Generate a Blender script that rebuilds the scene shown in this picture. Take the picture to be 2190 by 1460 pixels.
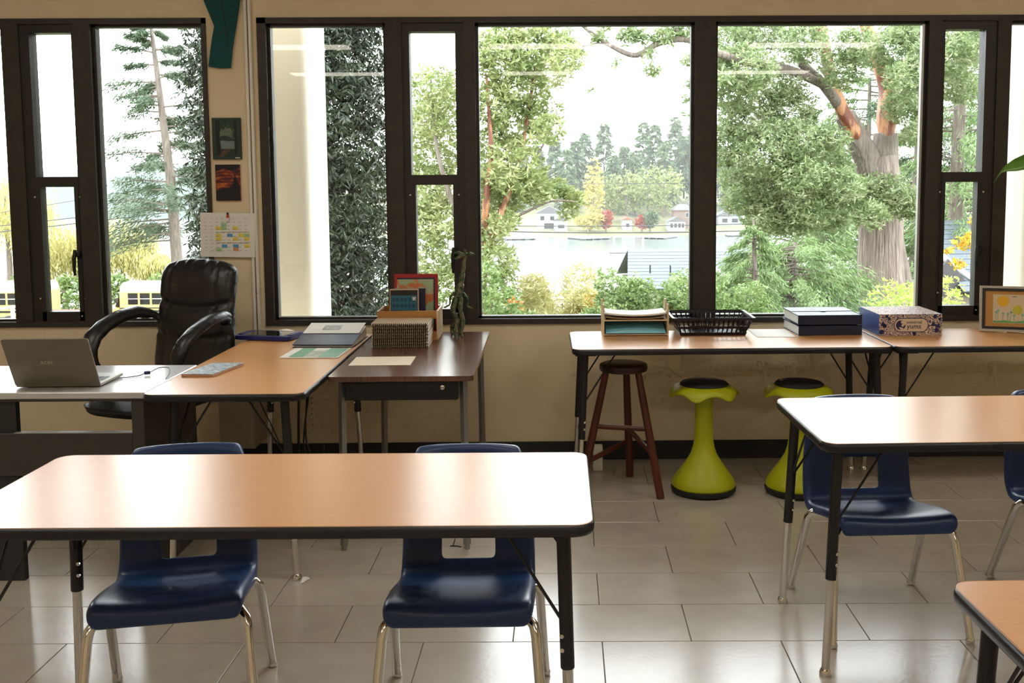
import bpy, math, random
import numpy as np
from mathutils import Matrix, Vector
random.seed(7); rng = np.random.default_rng(7)
scene = bpy.context.scene
for o in list(bpy.data.objects): bpy.data.objects.remove(o)
COL = scene.collection
PI = math.pi

# ------------------------------------------------------------------ camera, sky, exposure
cam_d = bpy.data.cameras.new('camera'); cam = bpy.data.objects.new('camera', cam_d); COL.objects.link(cam)
cam_d.sensor_width = 36; cam_d.lens = 36 * 2192.45 / 2190
cam_d.shift_x = (1095 - 1201.9) / 2190; cam_d.shift_y = -(730 - 586.9) / 2190
cam_d.clip_start = .05; cam_d.clip_end = 5000
CR = Vector((0.99992978, -0.01050932, -0.00547631)); CU = Vector((0.00642634, 0.09260583, 0.99568211)); CB = Vector((-0.00995681, -0.99564738, 0.09266686))
EYE = Vector((0, -5.65, 1.5709))
cam.matrix_world = Matrix(((CR.x, CU.x, CB.x, EYE.x), (CR.y, CU.y, CB.y, EYE.y), (CR.z, CU.z, CB.z, EYE.z), (0, 0, 0, 1)))
scene.camera = cam
world = bpy.data.worlds.new('overcast_sky'); scene.world = world; world.use_nodes = True
bg = world.node_tree.nodes['Background']; bg.inputs[0].default_value = (0.93, 0.97, 1.0, 1); bg.inputs[1].default_value = 8.0
vs = scene.view_settings; vs.view_transform = 'Standard'; vs.look = 'None'; vs.gamma = 1; vs.use_curve_mapping = False; vs.exposure = 0.2
scene.cycles.max_bounces = 6; scene.cycles.diffuse_bounces = 4; scene.cycles.glossy_bounces = 3; scene.cycles.transparent_max_bounces = 8; scene.cycles.adaptive_threshold = .08; scene.cycles.adaptive_min_samples = 12
scene.cycles.use_denoising = True; scene.cycles.sample_clamp_indirect = 6
LAMP = 10.5     # radiance of the ceiling luminaires' diffusers

# ------------------------------------------------------------------ helpers
def at(px, py, Y):                      # a point of the place seen at pixel (px, py), standing at depth Y
    d = -CB + CR * ((px - 1201.9) / 2192.45) - CU * ((py - 586.9) / 2192.45)
    return EYE + d * ((Y - EYE.y) / d.y)

def tag(o, label=None, cat=None, group=None, kind=None):
    if label: o['label'] = label
    if cat: o['category'] = cat
    if group: o['group'] = group
    if kind: o['kind'] = kind
    return o

def empty(name, loc=(0, 0, 0), rz=0, label=None, cat=None, group=None):
    o = bpy.data.objects.new(name, None); COL.objects.link(o); o.location = loc; o.rotation_euler = (0, 0, rz)
    o.empty_display_size = .05
    return tag(o, label, cat, group)

def link(name, mesh, parent=None, loc=None, rot=None):
    o = bpy.data.objects.new(name, mesh); COL.objects.link(o)
    if parent: o.parent = parent
    if loc: o.location = loc
    if rot: o.rotation_euler = rot
    return o

def copy_tree(o, parent=None):
    c = o.copy(); COL.objects.link(c); c.parent = parent
    for ch in o.children: copy_tree(ch, c)
    return c

class MB:
    def __init__(s): s.v = []; s.f = []
    def add(s, vs, fs, M=None):
        n = len(s.v)
        if M is not None: vs = [M @ Vector(p) for p in vs]
        s.v += [tuple(p) for p in vs]; s.f += [tuple(i + n for i in f) for f in fs]; return s
    def box(s, x0, x1, y0, y1, z0, z1, M=None, b=0):
        if b <= 0:
            v = [(x, y, z) for z in (z0, z1) for y in (y0, y1) for x in (x0, x1)]
            return s.add(v, [(0, 2, 3, 1), (4, 5, 7, 6), (0, 1, 5, 4), (2, 6, 7, 3), (0, 4, 6, 2), (1, 3, 7, 5)], M)
        v = []; idx = {}
        X = (x0, x1); Y = (y0, y1); Zz = (z0, z1)
        for ix in (0, 1):
            for iy in (0, 1):
                for iz in (0, 1):
                    sx, sy, sz = (b if ix == 0 else -b), (b if iy == 0 else -b), (b if iz == 0 else -b)
                    for ax in range(3):
                        p = [X[ix] + sx, Y[iy] + sy, Zz[iz] + sz]; p[ax] = (X, Y, Zz)[ax][(ix, iy, iz)[ax]]
                        idx[(ix, iy, iz, ax)] = len(v); v.append(tuple(p))
        f = []
        for ax in range(3):
            for side in (0, 1):
                o1, o2 = [a for a in range(3) if a != ax]; q = []
                for a, c in ((0, 0), (1, 0), (1, 1), (0, 1)):
                    k = [0, 0, 0]; k[ax] = side; k[o1] = a; k[o2] = c; q.append(idx[(*k, ax)])
                f.append(tuple(q))
        for ax in range(3):                      # bevels along axis ax
            o1, o2 = [a for a in range(3) if a != ax]
            for a in (0, 1):
                for c in (0, 1):
                    q = []
                    for e, fa in ((0, o1), (1, o1), (1, o2), (0, o2)):
                        k = [0, 0, 0]; k[ax] = e; k[o1] = a; k[o2] = c; q.append(idx[(*k, fa)])
                    f.append(tuple(q))
        for ix in (0, 1):
            for iy in (0, 1):
                for iz in (0, 1): f.append(tuple(idx[(ix, iy, iz, a)] for a in range(3)))
        return s.add(v, f, M)
    def tube(s, pts, r, n=8, caps=True, M=None, squash=None):
        pts = [Vector(p) for p in pts]; rs = r if isinstance(r, (list, tuple)) else [r] * len(pts)
        v = []; f = []; up = None
        for i, p in enumerate(pts):
            t = (pts[min(i + 1, len(pts) - 1)] - pts[max(i - 1, 0)]).normalized()
            if up is None:
                up = Vector((0, 0, 1)) if abs(t.z) < .9 else Vector((0, 1, 0))
            a = (up - t * up.dot(t)).normalized(); b = t.cross(a); up = a
            for k in range(n):
                th = 2 * PI * k / n; sq = squash or (1, 1)
                v.append(p + a * (rs[i] * math.cos(th) * sq[0]) + b * (rs[i] * math.sin(th) * sq[1]))
        for i in range(len(pts) - 1):
            for k in range(n):
                k2 = (k + 1) % n; f.append((i * n + k, i * n + k2, (i + 1) * n + k2, (i + 1) * n + k))
        if caps: f.append(tuple(range(n))[::-1]); f.append(tuple((len(pts) - 1) * n + k for k in range(n)))
        return s.add(v, f, M)
    def lathe(s, prof, n=24, M=None, mod=None):
        v = []; f = []
        for i, (r, z) in enumerate(prof):
            for k in range(n):
                th = 2 * PI * k / n; rr, zz = (r, z) if mod is None else mod(i, th, r, z)
                v.append((rr * math.cos(th), rr * math.sin(th), zz))
        for i in range(len(prof) - 1):
            for k in range(n):
                k2 = (k + 1) % n; f.append((i * n + k, i * n + k2, (i + 1) * n + k2, (i + 1) * n + k))
        f.append(tuple(range(n))[::-1]); f.append(tuple((len(prof) - 1) * n + k for k in range(n)))
        return s.add(v, f, M)
    def prism(s, poly, h0, h1, M=None):       # poly in xy, extruded in z
        n = len(poly); v = [(x, y, h0) for x, y in poly] + [(x, y, h1) for x, y in poly]
        f = [tuple(range(n))[::-1], tuple(range(n, 2 * n))] + [(i, (i + 1) % n, n + (i + 1) % n, n + i) for i in range(n)]
        return s.add(v, f, M)
    def mesh(s, name, mat=None, smooth=False):
        me = bpy.data.meshes.new(name); me.from_pydata(s.v, [], s.f); me.update()
        import bmesh
        bm = bmesh.new(); bm.from_mesh(me); bmesh.ops.recalc_face_normals(bm, faces=bm.faces); bm.to_mesh(me); bm.free()
        if smooth:
            me.polygons.foreach_set('use_smooth', [True] * len(me.polygons))
            if smooth != 'all':
                try: me.set_sharp_from_angle(angle=math.radians(38))
                except Exception: pass
        if mat: me.materials.append(mat)
        return me
    def build(s, name, mat, parent=None, loc=None, rot=None, smooth=False):
        return link(name, s.mesh(name, mat, smooth), parent, loc, rot)

XZ = Matrix(((1, 0, 0, 0), (0, 0, -1, 0), (0, 1, 0, 0), (0, 0, 0, 1)))   # xy polygon -> xz plane, extrusion towards -y (front)
def T(x, y, z): return Matrix.Translation((x, y, z))
def RZ(a): return Matrix.Rotation(a, 4, 'Z')
def RX(a): return Matrix.Rotation(a, 4, 'X')
def rrect(x0, x1, y0, y1, r, n=6):
    p = []
    for cx, cy, a0 in ((x1 - r, y1 - r, 0), (x0 + r, y1 - r, 90), (x0 + r, y0 + r, 180), (x1 - r, y0 + r, 270)):
        for k in range(n + 1):
            a = math.radians(a0 + 90 * k / n); p.append((cx + r * math.cos(a), cy + r * math.sin(a)))
    return p
def disc(cx, cy, r, n=20): return [(cx + r * math.cos(2 * PI * k / n), cy + r * math.sin(2 * PI * k / n)) for k in range(n)]

def fast_mesh(name, V, F4, mat):          # numpy quads
    me = bpy.data.meshes.new(name); nv, nf = len(V), len(F4)
    me.vertices.add(nv); me.vertices.foreach_set('co', np.asarray(V, np.float32).ravel())
    me.loops.add(nf * 4); me.loops.foreach_set('vertex_index', np.asarray(F4, np.int32).ravel())
    me.polygons.add(nf); me.polygons.foreach_set('loop_start', np.arange(nf, dtype=np.int32) * 4)
    me.update(calc_edges=True); me.validate()
    if mat: me.materials.append(mat)
    return me

def text_mesh(s, size, mat, name='lettering', extrude=.0004, align='LEFT'):
    cu = bpy.data.curves.new('txt', 'FONT'); cu.body = s; cu.size = size; cu.extrude = extrude; cu.align_x = align; cu.resolution_u = 3
    o = bpy.data.objects.new('txt', cu); COL.objects.link(o)
    dg = bpy.context.evaluated_depsgraph_get(); me = bpy.data.meshes.new_from_object(o.evaluated_get(dg)); me.name = name
    bpy.data.objects.remove(o); bpy.data.curves.remove(cu)
    me.materials.clear(); me.materials.append(mat); return me

# ------------------------------------------------------------------ materials
MATS = {}
def mat(name, c1, c2=None, scale=8, rough=.5, metal=0, spec=.5, bump=0, bscale=None, stretch=(1, 1, 1), detail=4, ramp=(.35, .65), coat=0, bdist=.01):
    m = bpy.data.materials.new(name); m.use_nodes = True; nt = m.node_tree; N = nt.nodes; L = nt.links
    b = N['Principled BSDF']; b.inputs['Roughness'].default_value = rough; b.inputs['Metallic'].default_value = metal
    b.inputs['Specular IOR Level'].default_value = spec; b.inputs['Base Color'].default_value = (*c1, 1)
    if coat: b.inputs['Coat Weight'].default_value = coat; b.inputs['Coat Roughness'].default_value = .12
    if c2 is not None or bump:
        tc = N.new('ShaderNodeTexCoord'); mp = N.new('ShaderNodeMapping'); mp.inputs['Scale'].default_value = stretch
        L.new(tc.outputs['Object'], mp.inputs['Vector'])
        if c2 is not None:
            n = N.new('ShaderNodeTexNoise'); n.inputs['Scale'].default_value = scale; n.inputs['Detail'].default_value = detail
            L.new(mp.outputs[0], n.inputs['Vector'])
            r = N.new('ShaderNodeValToRGB'); r.color_ramp.elements[0].position = ramp[0]; r.color_ramp.elements[1].position = ramp[1]
            r.color_ramp.elements[0].color = (*c1, 1); r.color_ramp.elements[1].color = (*c2, 1)
            L.new(n.outputs['Fac'], r.inputs['Fac']); L.new(r.outputs[0], b.inputs['Base Color'])
        if bump:
            n2 = N.new('ShaderNodeTexNoise'); n2.inputs['Scale'].default_value = bscale or scale * 4; n2.inputs['Detail'].default_value = 3
            L.new(mp.outputs[0], n2.inputs['Vector'])
            bp = N.new('ShaderNodeBump'); bp.inputs['Strength'].default_value = bump; bp.inputs['Distance'].default_value = bdist
            L.new(n2.outputs['Fac'], bp.inputs['Height']); L.new(bp.outputs[0], b.inputs['Normal'])
    MATS[name] = m; return m

def leafmat(name, cols, scale=3.0, trans=.35):
    m = bpy.data.materials.new(name); m.use_nodes = True; nt = m.node_tree; N = nt.nodes; L = nt.links
    N.remove(N['Principled BSDF']); out = N['Material Output']
    tc = N.new('ShaderNodeTexCoord'); n = N.new('ShaderNodeTexNoise'); n.inputs['Scale'].default_value = scale; n.inputs['Detail'].default_value = 6
    n.inputs['Roughness'].default_value = .75
    L.new(tc.outputs['Object'], n.inputs['Vector'])
    r = N.new('ShaderNodeValToRGB'); e = r.color_ramp.elements
    e[0].position = .32; e[1].position = .68; e[0].color = (*cols[0], 1); e[1].color = (*cols[-1], 1)
    for i, c in enumerate(cols[1:-1]):
        k = e.new(.32 + .36 * (i + 1) / (len(cols) - 1)); k.color = (*c, 1)
    L.new(n.outputs['Fac'], r.inputs['Fac'])
    d = N.new('ShaderNodeBsdfDiffuse'); t = N.new('ShaderNodeBsdfTranslucent'); mx = N.new('ShaderNodeMixShader'); mx.inputs[0].default_value = trans
    g = N.new('ShaderNodeBsdfGlossy'); g.inputs['Roughness'].default_value = .45; g.inputs['Color'].default_value = (1, 1, 1, 1)
    mx2 = N.new('ShaderNodeMixShader'); mx2.inputs[0].default_value = .04
    L.new(r.outputs[0], d.inputs[0]); L.new(r.outputs[0], t.inputs[0]); L.new(d.outputs[0], mx.inputs[1]); L.new(t.outputs[0], mx.inputs[2])
    L.new(mx.outputs[0], mx2.inputs[1]); L.new(g.outputs[0], mx2.inputs[2]); L.new(mx2.outputs[0], out.inputs[0])
    return m

def glassmat(name, tint=(.97, .98, .97), refl=1.0):
    m = bpy.data.materials.new(name); m.use_nodes = True; nt = m.node_tree; N = nt.nodes; L = nt.links
    N.remove(N['Principled BSDF']); out = N['Material Output']
    t = N.new('ShaderNodeBsdfTransparent'); t.inputs[0].default_value = (*tint, 1)
    g = N.new('ShaderNodeBsdfGlossy'); g.inputs['Roughness'].default_value = .01
    fr = N.new('ShaderNodeFresnel'); fr.inputs['IOR'].default_value = 1.35
    mx = N.new('ShaderNodeMixShader'); L.new(fr.outputs[0], mx.inputs[0]); L.new(t.outputs[0], mx.inputs[1]); L.new(g.outputs[0], mx.inputs[2]); L.new(mx.outputs[0], out.inputs[0])
    return m

def emitmat(name, col, s):
    m = bpy.data.materials.new(name); m.use_nodes = True; b = m.node_tree.nodes['Principled BSDF']
    b.inputs['Base Color'].default_value = (*col, 1); b.inputs['Emission Color'].default_value = (*col, 1); b.inputs['Emission Strength'].default_value = s
    return m

WALL = mat('tan_wall_paint', (.75, .625, .43), (.78, .655, .46), 3, .75, spec=.3, bump=.08, bscale=220)
CEIL = mat('ceiling_tile_white', (.74, .73, .69), (.70, .69, .65), 30, .9)
TILE = mat('floor_tile_stone', (.455, .41, .355), (.415, .37, .32), 7, .20, spec=.65, detail=8, bump=.03, bscale=60)
GROUT = mat('grout', (.10, .09, .08), rough=.9)
BASEB = mat('black_vinyl_base', (.016, .016, .017), rough=.5)
FRAME = mat('dark_bronze_frame', (.034, .028, .023), (.045, .037, .030), 20, .5, spec=.4)
FRAME2 = mat('bronze_sash', (.022, .019, .016), rough=.5)
GLASS = glassmat('window_glass')
ALU = mat('bare_aluminium', (.45, .46, .45), rough=.4, metal=.7)
WHITEP = mat('white_plastic', (.78, .75, .68), rough=.45)
OAK = mat('oak_laminate', (.66, .325, .11), (.62, .295, .095), 14, .29, spec=.8, stretch=(1, 9, 1), detail=6)
DARKLAM = mat('walnut_laminate', (.17, .082, .05), (.12, .055, .035), 12, .2, spec=.55, stretch=(9, 1, 1), detail=6)
GREYLAM = mat('grey_laminate', (.60, .60, .60), (.56, .56, .57), 10, .2, spec=.55)
BLACKP = mat('black_edge_plastic', (.014, .013, .016), rough=.33)
BLACKM = mat('black_steel', (.012, .012, .013), rough=.38)
CHROME = mat('chrome', (.72, .71, .69), rough=.12, metal=1)
GREYM = mat('grey_steel', (.30, .30, .29), rough=.38, metal=.6)
SLATE = mat('slate_steel', (.05, .047, .043), rough=.45)
SLATE2 = mat('dark_slate_panel', (.028, .031, .033), rough=.5)
BLUEP = mat('blue_chair_plastic', (.010, .034, .125), (.012, .040, .14), 40, .34, spec=.5, bump=.05, bscale=400)
LEATHER = mat('black_leather', (.012, .012, .012), (.016, .015, .015), 18, .36, spec=.55, bump=.25, bscale=35)
LIME = mat('lime_plastic', (.42, .45, .005), rough=.42)
CUSH = mat('black_cushion', (.014, .014, .015), rough=.75)
STOOLW = mat('mahogany_wood', (.115, .022, .010), (.07, .013, .007), 12, .38, stretch=(1, 1, .15))
SEATW = mat('dark_seat_wood', (.035, .014, .009), (.025, .010, .007), 10, .38)
PAPER = mat('white_paper', (.80, .79, .76), rough=.7)
CREAM = mat('cream_paper', (.76, .66, .50), rough=.75)
KRAFT = mat('kraft_card', (.48, .34, .21), (.44, .31, .19), 40, .75)
NAVY = mat('navy_board', (.012, .018, .055), rough=.4)
NAVYC = mat('navy_cover', (.018, .034, .10), (.026, .045, .12), 6, .35)
PINE = mat('pine_wood', (.50, .24, .07), (.40, .18, .05), 9, .5, stretch=(.3, 3, 3))
PALEW = mat('pale_birch', (.72, .58, .38), (.66, .52, .33), 9, .5, stretch=(.3, 3, 3))
TEAL = mat('teal_felt', (.004, .082, .088), (.004, .068, .075), 30, .85, bump=.15, bscale=90)
BLACKINK = mat('black_ink', (.01, .01, .012), rough=.6)
NAVYINK = mat('navy_ink', (.018, .022, .095), rough=.6)
SILVER = mat('laptop_shell', (.25, .22, .18), rough=.38, metal=.55)
SCREENM = mat('dark_glass', (.012, .013, .015), rough=.08)
RED = mat('red_cover', (.36, .012, .016), rough=.4)
WIREB = mat('bronze_wire', (.16, .11, .06), rough=.35, metal=.7)

# ------------------------------------------------------------------ room shell
def structure(name, mb, m, smooth=False): return tag(mb.build(name, m, smooth=smooth), kind='structure')
RX0, RX1, RY0, ZC = -4.6, 4.6, -8.6, 2.95
ZB, ZT = .772, 2.445           # window bottom and top
LW0, LW1 = -4.05, -1.858       # left window opening
CW0, CW1 = -1.583, 3.62        # centre window opening
w = MB()
w.box(RX0 - .2, RX1 + .2, 0, .16, 0, ZB); w.box(RX0 - .2, RX1 + .2, 0, .16, ZT, ZC + .1)
w.box(RX0 - .2, LW0, 0, .16, ZB, ZT); w.box(LW1, CW0, 0, .16, ZB, ZT); w.box(CW1, RX1 + .2, 0, .16, ZB, ZT)
structure('wall_back', w, WALL)
structure('wall_left', MB().box(RX0 - .2, RX0, RY0, 0, 0, ZC), WALL)
structure('wall_right', MB().box(RX1, RX1 + .2, RY0, 0, 0, ZC), WALL)
structure('wall_front', MB().box(RX0 - .2, RX1 + .2, RY0 - .2, RY0, 0, ZC), WALL)
structure('ceiling', MB().box(RX0 - .2, RX1 + .2, RY0 - .2, 0, ZC, ZC + .12), CEIL)
structure('baseboard_back', MB().box(RX0, RX1, -.012, 0, .003, .106, b=.003), BASEB)
fl = structure('floor', MB().box(RX0 - .2, RX1 + .2, RY0 - .2, .16, -.12, -.004), GROUT)
# stone tiles, laid in a half bond
TS, TX0, TY0, TA = .3048, .1837, -.7605, -.013
tile_me = MB().box(-TS + .0014, TS - .0014, -TS / 2 + .0014, TS / 2 - .0014, -.010, 0, b=.0012).mesh('tile', TILE)
far = MB(); Mr = RZ(TA)
for r in range(-3, 27):
    for k in range(-9, 9):
        a = (2 * k + ((r + 1) % 2) + 1) * TS; b = -(r + .5) * TS
        p = Mr @ Vector((a, b, 0)) + Vector((TX0, TY0, 0))
        if p.y > .05 or p.y < RY0 + .1 or abs(p.x) > 4.45: continue
        if -3.0 < p.x < 3.0 and p.y > -3.75:
            link('tile', tile_me, fl, loc=(p.x, p.y, 0), rot=(0, 0, TA))
        else: far.box(-TS + .0014, TS - .0014, -TS / 2 + .0014, TS / 2 - .0014, -.010, 0, T(p.x, p.y, 0) @ Mr)
tag(far.build('tile_field', TILE, fl), kind='stuff')

# windows: frame, mullions, beads, panes, casements
def window(name, x0, x1, mulls, panes, casements):
    root = tag(empty(name, (0, 0, 0)), kind='structure')
    f = MB(); f.box(x0, x0 + (.048 if x0 > -2 else .05), -.012, .10, ZB, ZT); f.box(x1 - (.022 if x1 < 0 else .05), x1, -.012, .10, ZB, ZT)
    f.box(x0, x1, -.012, .10, ZT - .03, ZT); f.box(x0, x1, -.014, .10, ZB, ZB + .03); f.build('frame', FRAME, root)
    for a, b in mulls: MB().box(a, b, -.014, .11, ZB + .028, ZT - .028).build('mullion', FRAME, root)
    for a, b in panes:
        bd = MB()
        bd.box(a, a + .016, .022, .075, ZB + .03, ZT - .03); bd.box(b - .016, b, .022, .075, ZB + .03, ZT - .03)
        bd.box(a, b, .022, .075, ZT - .045, ZT - .03); bd.box(a, b, .022, .075, ZB + .03, ZB + .042); bd.build('bead', FRAME2, root)
        MB().box(a + .012, b - .012, .044, .050, ZB + .036, ZT - .036).build('pane', GLASS, root)
    for a, b, l, rr in casements:        # a..b frame, l..rr clear glass of the upper light
        c = MB(); zt, zm0, zm1 = ZT - .03, 1.543, 1.598
        c.box(a, l, .0, .085, ZB + .03, zt); c.box(rr, b, .0, .085, ZB + .03, zt); c.box(l, rr, .0, .085, zt - .045, zt); c.box(l, rr, -.004, .085, zm0, zm1)
        cs = c.build('casement', FRAME2, root)
        v = MB(); v.box(l, l + .022, -.004, .06, ZB + .035, zm0); v.box(rr - .022, rr, -.004, .06, ZB + .035, zm0)
        v.box(l, rr, -.004, .06, ZB + .03, ZB + .085); v.build('vent_sash', FRAME2, cs)
        MB().box(l - .004, rr + .004, .040, .046, zm1, zt - .04).build('pane', GLASS, cs)
        MB().box(l + .018, rr - .018, .030, .036, ZB + .08, zm0).build('pane', GLASS, cs)
        h = MB(); h.box(rr - .030, rr + .004, -.028, -.004, 1.16, 1.19, b=.004); h.tube([(rr - .022, -.026, 1.20), (rr - .026, -.034, 1.15), (rr - .028, -.034, 1.10), (rr - .026, -.03, 1.06)], [.009, .011, .009, .007], 8)
        h.build('lever_handle', BLACKM, cs, smooth=True)
        for zx, zz in ((l - .008, zm0 - .055), (rr + .010, zm0 - .055), (l - .006, .93), (rr + .012, .93), (rr - .01, ZB + .06)):
            MB().lathe([(.003, 0), (.006, .002), (.005, .006), (.001, .008)], 8, T(zx, -.002, zz) @ RX(PI / 2)).build('screw_stud', ALU, cs, smooth=True)
    return root
window('window_1', LW0, LW1, [(-2.955, -2.862), (-2.572, -2.478)], [(LW0 + .05, -2.955), (-2.478, LW1 - .02)], [(-2.862, -2.572, -2.812, -2.585)])
wc = window('window_2', CW0, CW1, [(-.892, -.805), (-.470, -.408), (.784, .897), (2.058, 2.128), (2.432, 2.505)],
       [(CW0 + .048, -.892), (-.408, .784), (.897, 2.058), (2.505, CW1 - .05)], [(-.805, -.470, -.765, -.516), (2.128, 2.432, 2.150, 2.372)])
st = MB(); st.box(2.030, 2.043, .02, .05, ZB + .042, ZT - .045); st.build('glazing_strip', ALU, wc)

# ceiling luminaires (out of frame, the room's own lamps)
DIFF = emitmat('lamp_diffuser', (1.0, .92, .79), LAMP)
for i, x in enumerate((-2.6, 0, 2.6)):
    for j, y in enumerate((-2.0, -4.6, -7.2)):
        lt = empty('ceiling_light', (x, y, ZC), 0, 'fluorescent ceiling light, %s of the row %s' % (('leftmost', 'middle one', 'rightmost')[i], ('nearest the windows', 'in the middle of the room', 'at the back of the room')[j]), 'lamp', 'ceiling lights')
        MB().box(-.62, .62, -.16, .16, -.06, 0, b=.006).build('housing', WHITEP, lt)
        MB().box(-.60, .60, -.14, .14, -.075, -.0605).build('diffuser', DIFF, lt)

# ------------------------------------------------------------------ tables
H = .76
def activity_table(name, x0, x1, y0, y1, rz, label, zleg=.31, length=None, group=None, legs=((0, 0), (1, 0), (1, 1), (0, 1)), inset=(.065, .075), splay=.035):
    cx, cy = (x0 + x1) / 2, (y0 + y1) / 2; a, b = (x1 - x0) / 2, (y1 - y0) / 2
    root = empty(name, (cx, cy, 0), rz, label, 'table', group)
    MB().prism(rrect(-a + .004, a - .004, -b + .004, b - .004, .046), H - .027, H).build('tabletop', OAK, root)
    # rounded T-moulding around the top
    path = rrect(-a + .006, a - .006, -b + .006, b - .006, .048, 7); n = len(path); v = []; f = []
    prof = [(0, .0004), (.004, -.002), (.007, -.009), (.007, -.022), (.004, -.029), (-.012, -.031)]
    for i, (x, y) in enumerate(path):
        px, py = path[i - 1]; qx, qy = path[(i + 1) % n]; tx, ty = qx - px, qy - py; l = math.hypot(tx, ty); nx, ny = ty / l, -tx / l
        for d, z in prof: v.append((x + nx * d, y + ny * d, H + z))
    m = len(prof)
    for i in range(n):
        j = (i + 1) % n
        for k in range(m - 1): f.append((i * m + k, i * m + k + 1, j * m + k + 1, j * m + k))
    e = MB().add(v, f).build('edge_band', BLACKP, root, smooth='all')
    ap = MB(); ap.box(-a + .09, a - .09, -.02, .02, H - .05, H - .028); ap.build('apron_rail', BLACKM, root)
    for ix, iy in legs:
        sx, sy = (1 if ix else -1), (1 if iy else -1)
        X0, Y0 = sx * (a - inset[0]), sy * (b - inset[1]); X1, Y1 = X0 + sx * splay, Y0 + sy * splay * .6
        p = lambda z: (X0 + (X1 - X0) * (H - z) / H, Y0 + (Y1 - Y0) * (H - z) / H, z)
        L = MB(); L.tube([p(H - .028), p(zleg)], .0175, 12); L.box(X0 - .05, X0 + .05, Y0 - .05, Y0 + .05, H - .036, H - .028)
        leg = L.build('leg', BLACKM, root, smooth=True)
        MB().tube([p(zleg + .02), p(.022)], .0135, 12).build('leg_insert', CHROME, leg, smooth=True)
        x, y, _ = p(0); MB().lathe([(.012, .024), (.016, .018), (.019, .008), (.019, .001), (.012, .0)], 12, T(x, y, 0)).build('glide', CHROME, leg, smooth=True)
        for zz in (zleg + .05, zleg + .085):
            q = Vector(p(zz)); MB().lathe([(.006, 0), (.0055, .004), (.002, .005)], 8, T(q.x - sx * .012, q.y - .0135, q.z) @ RX(PI / 2)).build('bolt', CHROME, leg, smooth=True)
        for dx, dy in ((-.15 * sx, 0), (-.02 * sx, -.13 * sy)):
            q = Vector(p(.485)); MB().tube([q, q + Vector((dx * .05, dy * .05, .004)), (X0 + dx, Y0 + dy, H - .028)], .0042, 6).build('brace', BLACKM, leg, smooth=True)
    return root
activity_table('activity_table', -1.470, .100, -3.300, -2.643, math.radians(-.5), 'large oak-top table in the foreground, two blue chairs pushed under it', .375, inset=(.075, .085), splay=.02)
activity_table('activity_table', .825, 2.395, -2.575, -1.905, math.radians(1.0), 'oak-top table on the right between the lime stools and the camera, blue chairs behind it')
activity_table('activity_table', .797, 2.367, -4.290, -3.640, math.radians(1.0), 'oak-top table corner cut off at the bottom right of the view')
activity_table('activity_table', .093, 1.640, -.808, -.205, math.radians(.6), 'oak-top table under the big window carrying the black basket, lime stools below')
activity_table('activity_table', 1.650, 3.200, -.795, -.188, math.radians(.6), 'oak-top table under the window carrying the patterned box and framed drawing')
activity_table('activity_table', -1.572, -.948, -1.785, -.235, math.radians(-.3), 'oak-top table beside the office chair carrying the tablet and magazine', .36, inset=(.10, .10))

# walnut student desk with steel legs
d = empty('student_desk', (-.634, -.83, 0), math.radians(.3), 'dark walnut desk with grey steel legs carrying the spiral notebooks and giraffe', 'desk')
MB().prism(rrect(-.302, .302, -.620, .620, .02), H - .022, H).build('desktop', DARKLAM, d)
bx = MB(); bx.box(-.236, .236, -.600, -.20, H - .105, H - .0235, b=.004); bb = bx.build('book_box', BLACKM, d)
MB().lathe([(.004, 0), (.010, .003), (.010, .010), (.005, .012)], 12, T(.172, -.600, H - .050) @ RX(PI / 2)).build('knob', CHROME, bb, smooth=True)
for sx in (-1, 1):
    for sy in (-1, 1):
        lg = MB(); lg.tube([(sx * .255, sy * .55, H - .022), (sx * .262, sy * .56, .02)], .0165, 4); lg.tube([(sx * .262, sy * .56, .02), (sx * .262, sy * .56, 0)], .012, 8)
        lg.build('leg', GREYM, d)
ra = MB(); ra.box(-.25, .25, .545, .565, H - .06, H - .022); ra.build('rail', GREYM, d)

# grey teacher desk
d = empty('teacher_desk', (-2.23, -1.43, 0), math.radians(-.6), 'grey laminate desk with dark steel frame carrying the laptop', 'desk')
MB().box(-.66, .652, -.293, .293, H - .026, H, b=.003).build('desktop', GREYLAM, d)
MB().box(-.66, .652, -.290, -.262, H - .036, H - .027).build('front_rail', SLATE, d)
MB().box(.600, .648, -.290, .27, .0, H - .0265, b=.002).build('end_panel', SLATE, d)
MB().box(-.10, .140, -.268, -.235, .0, H - .0265, b=.002).build('end_panel', SLATE2, d)
MB().box(-.66, .600, -.289, -.269, .43, .598, b=.002).build('modesty_panel', SLATE, d)
MB().box(.14, .600, -.289, -.262, .598, .602).build('panel_lip', ALU, d)

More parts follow.
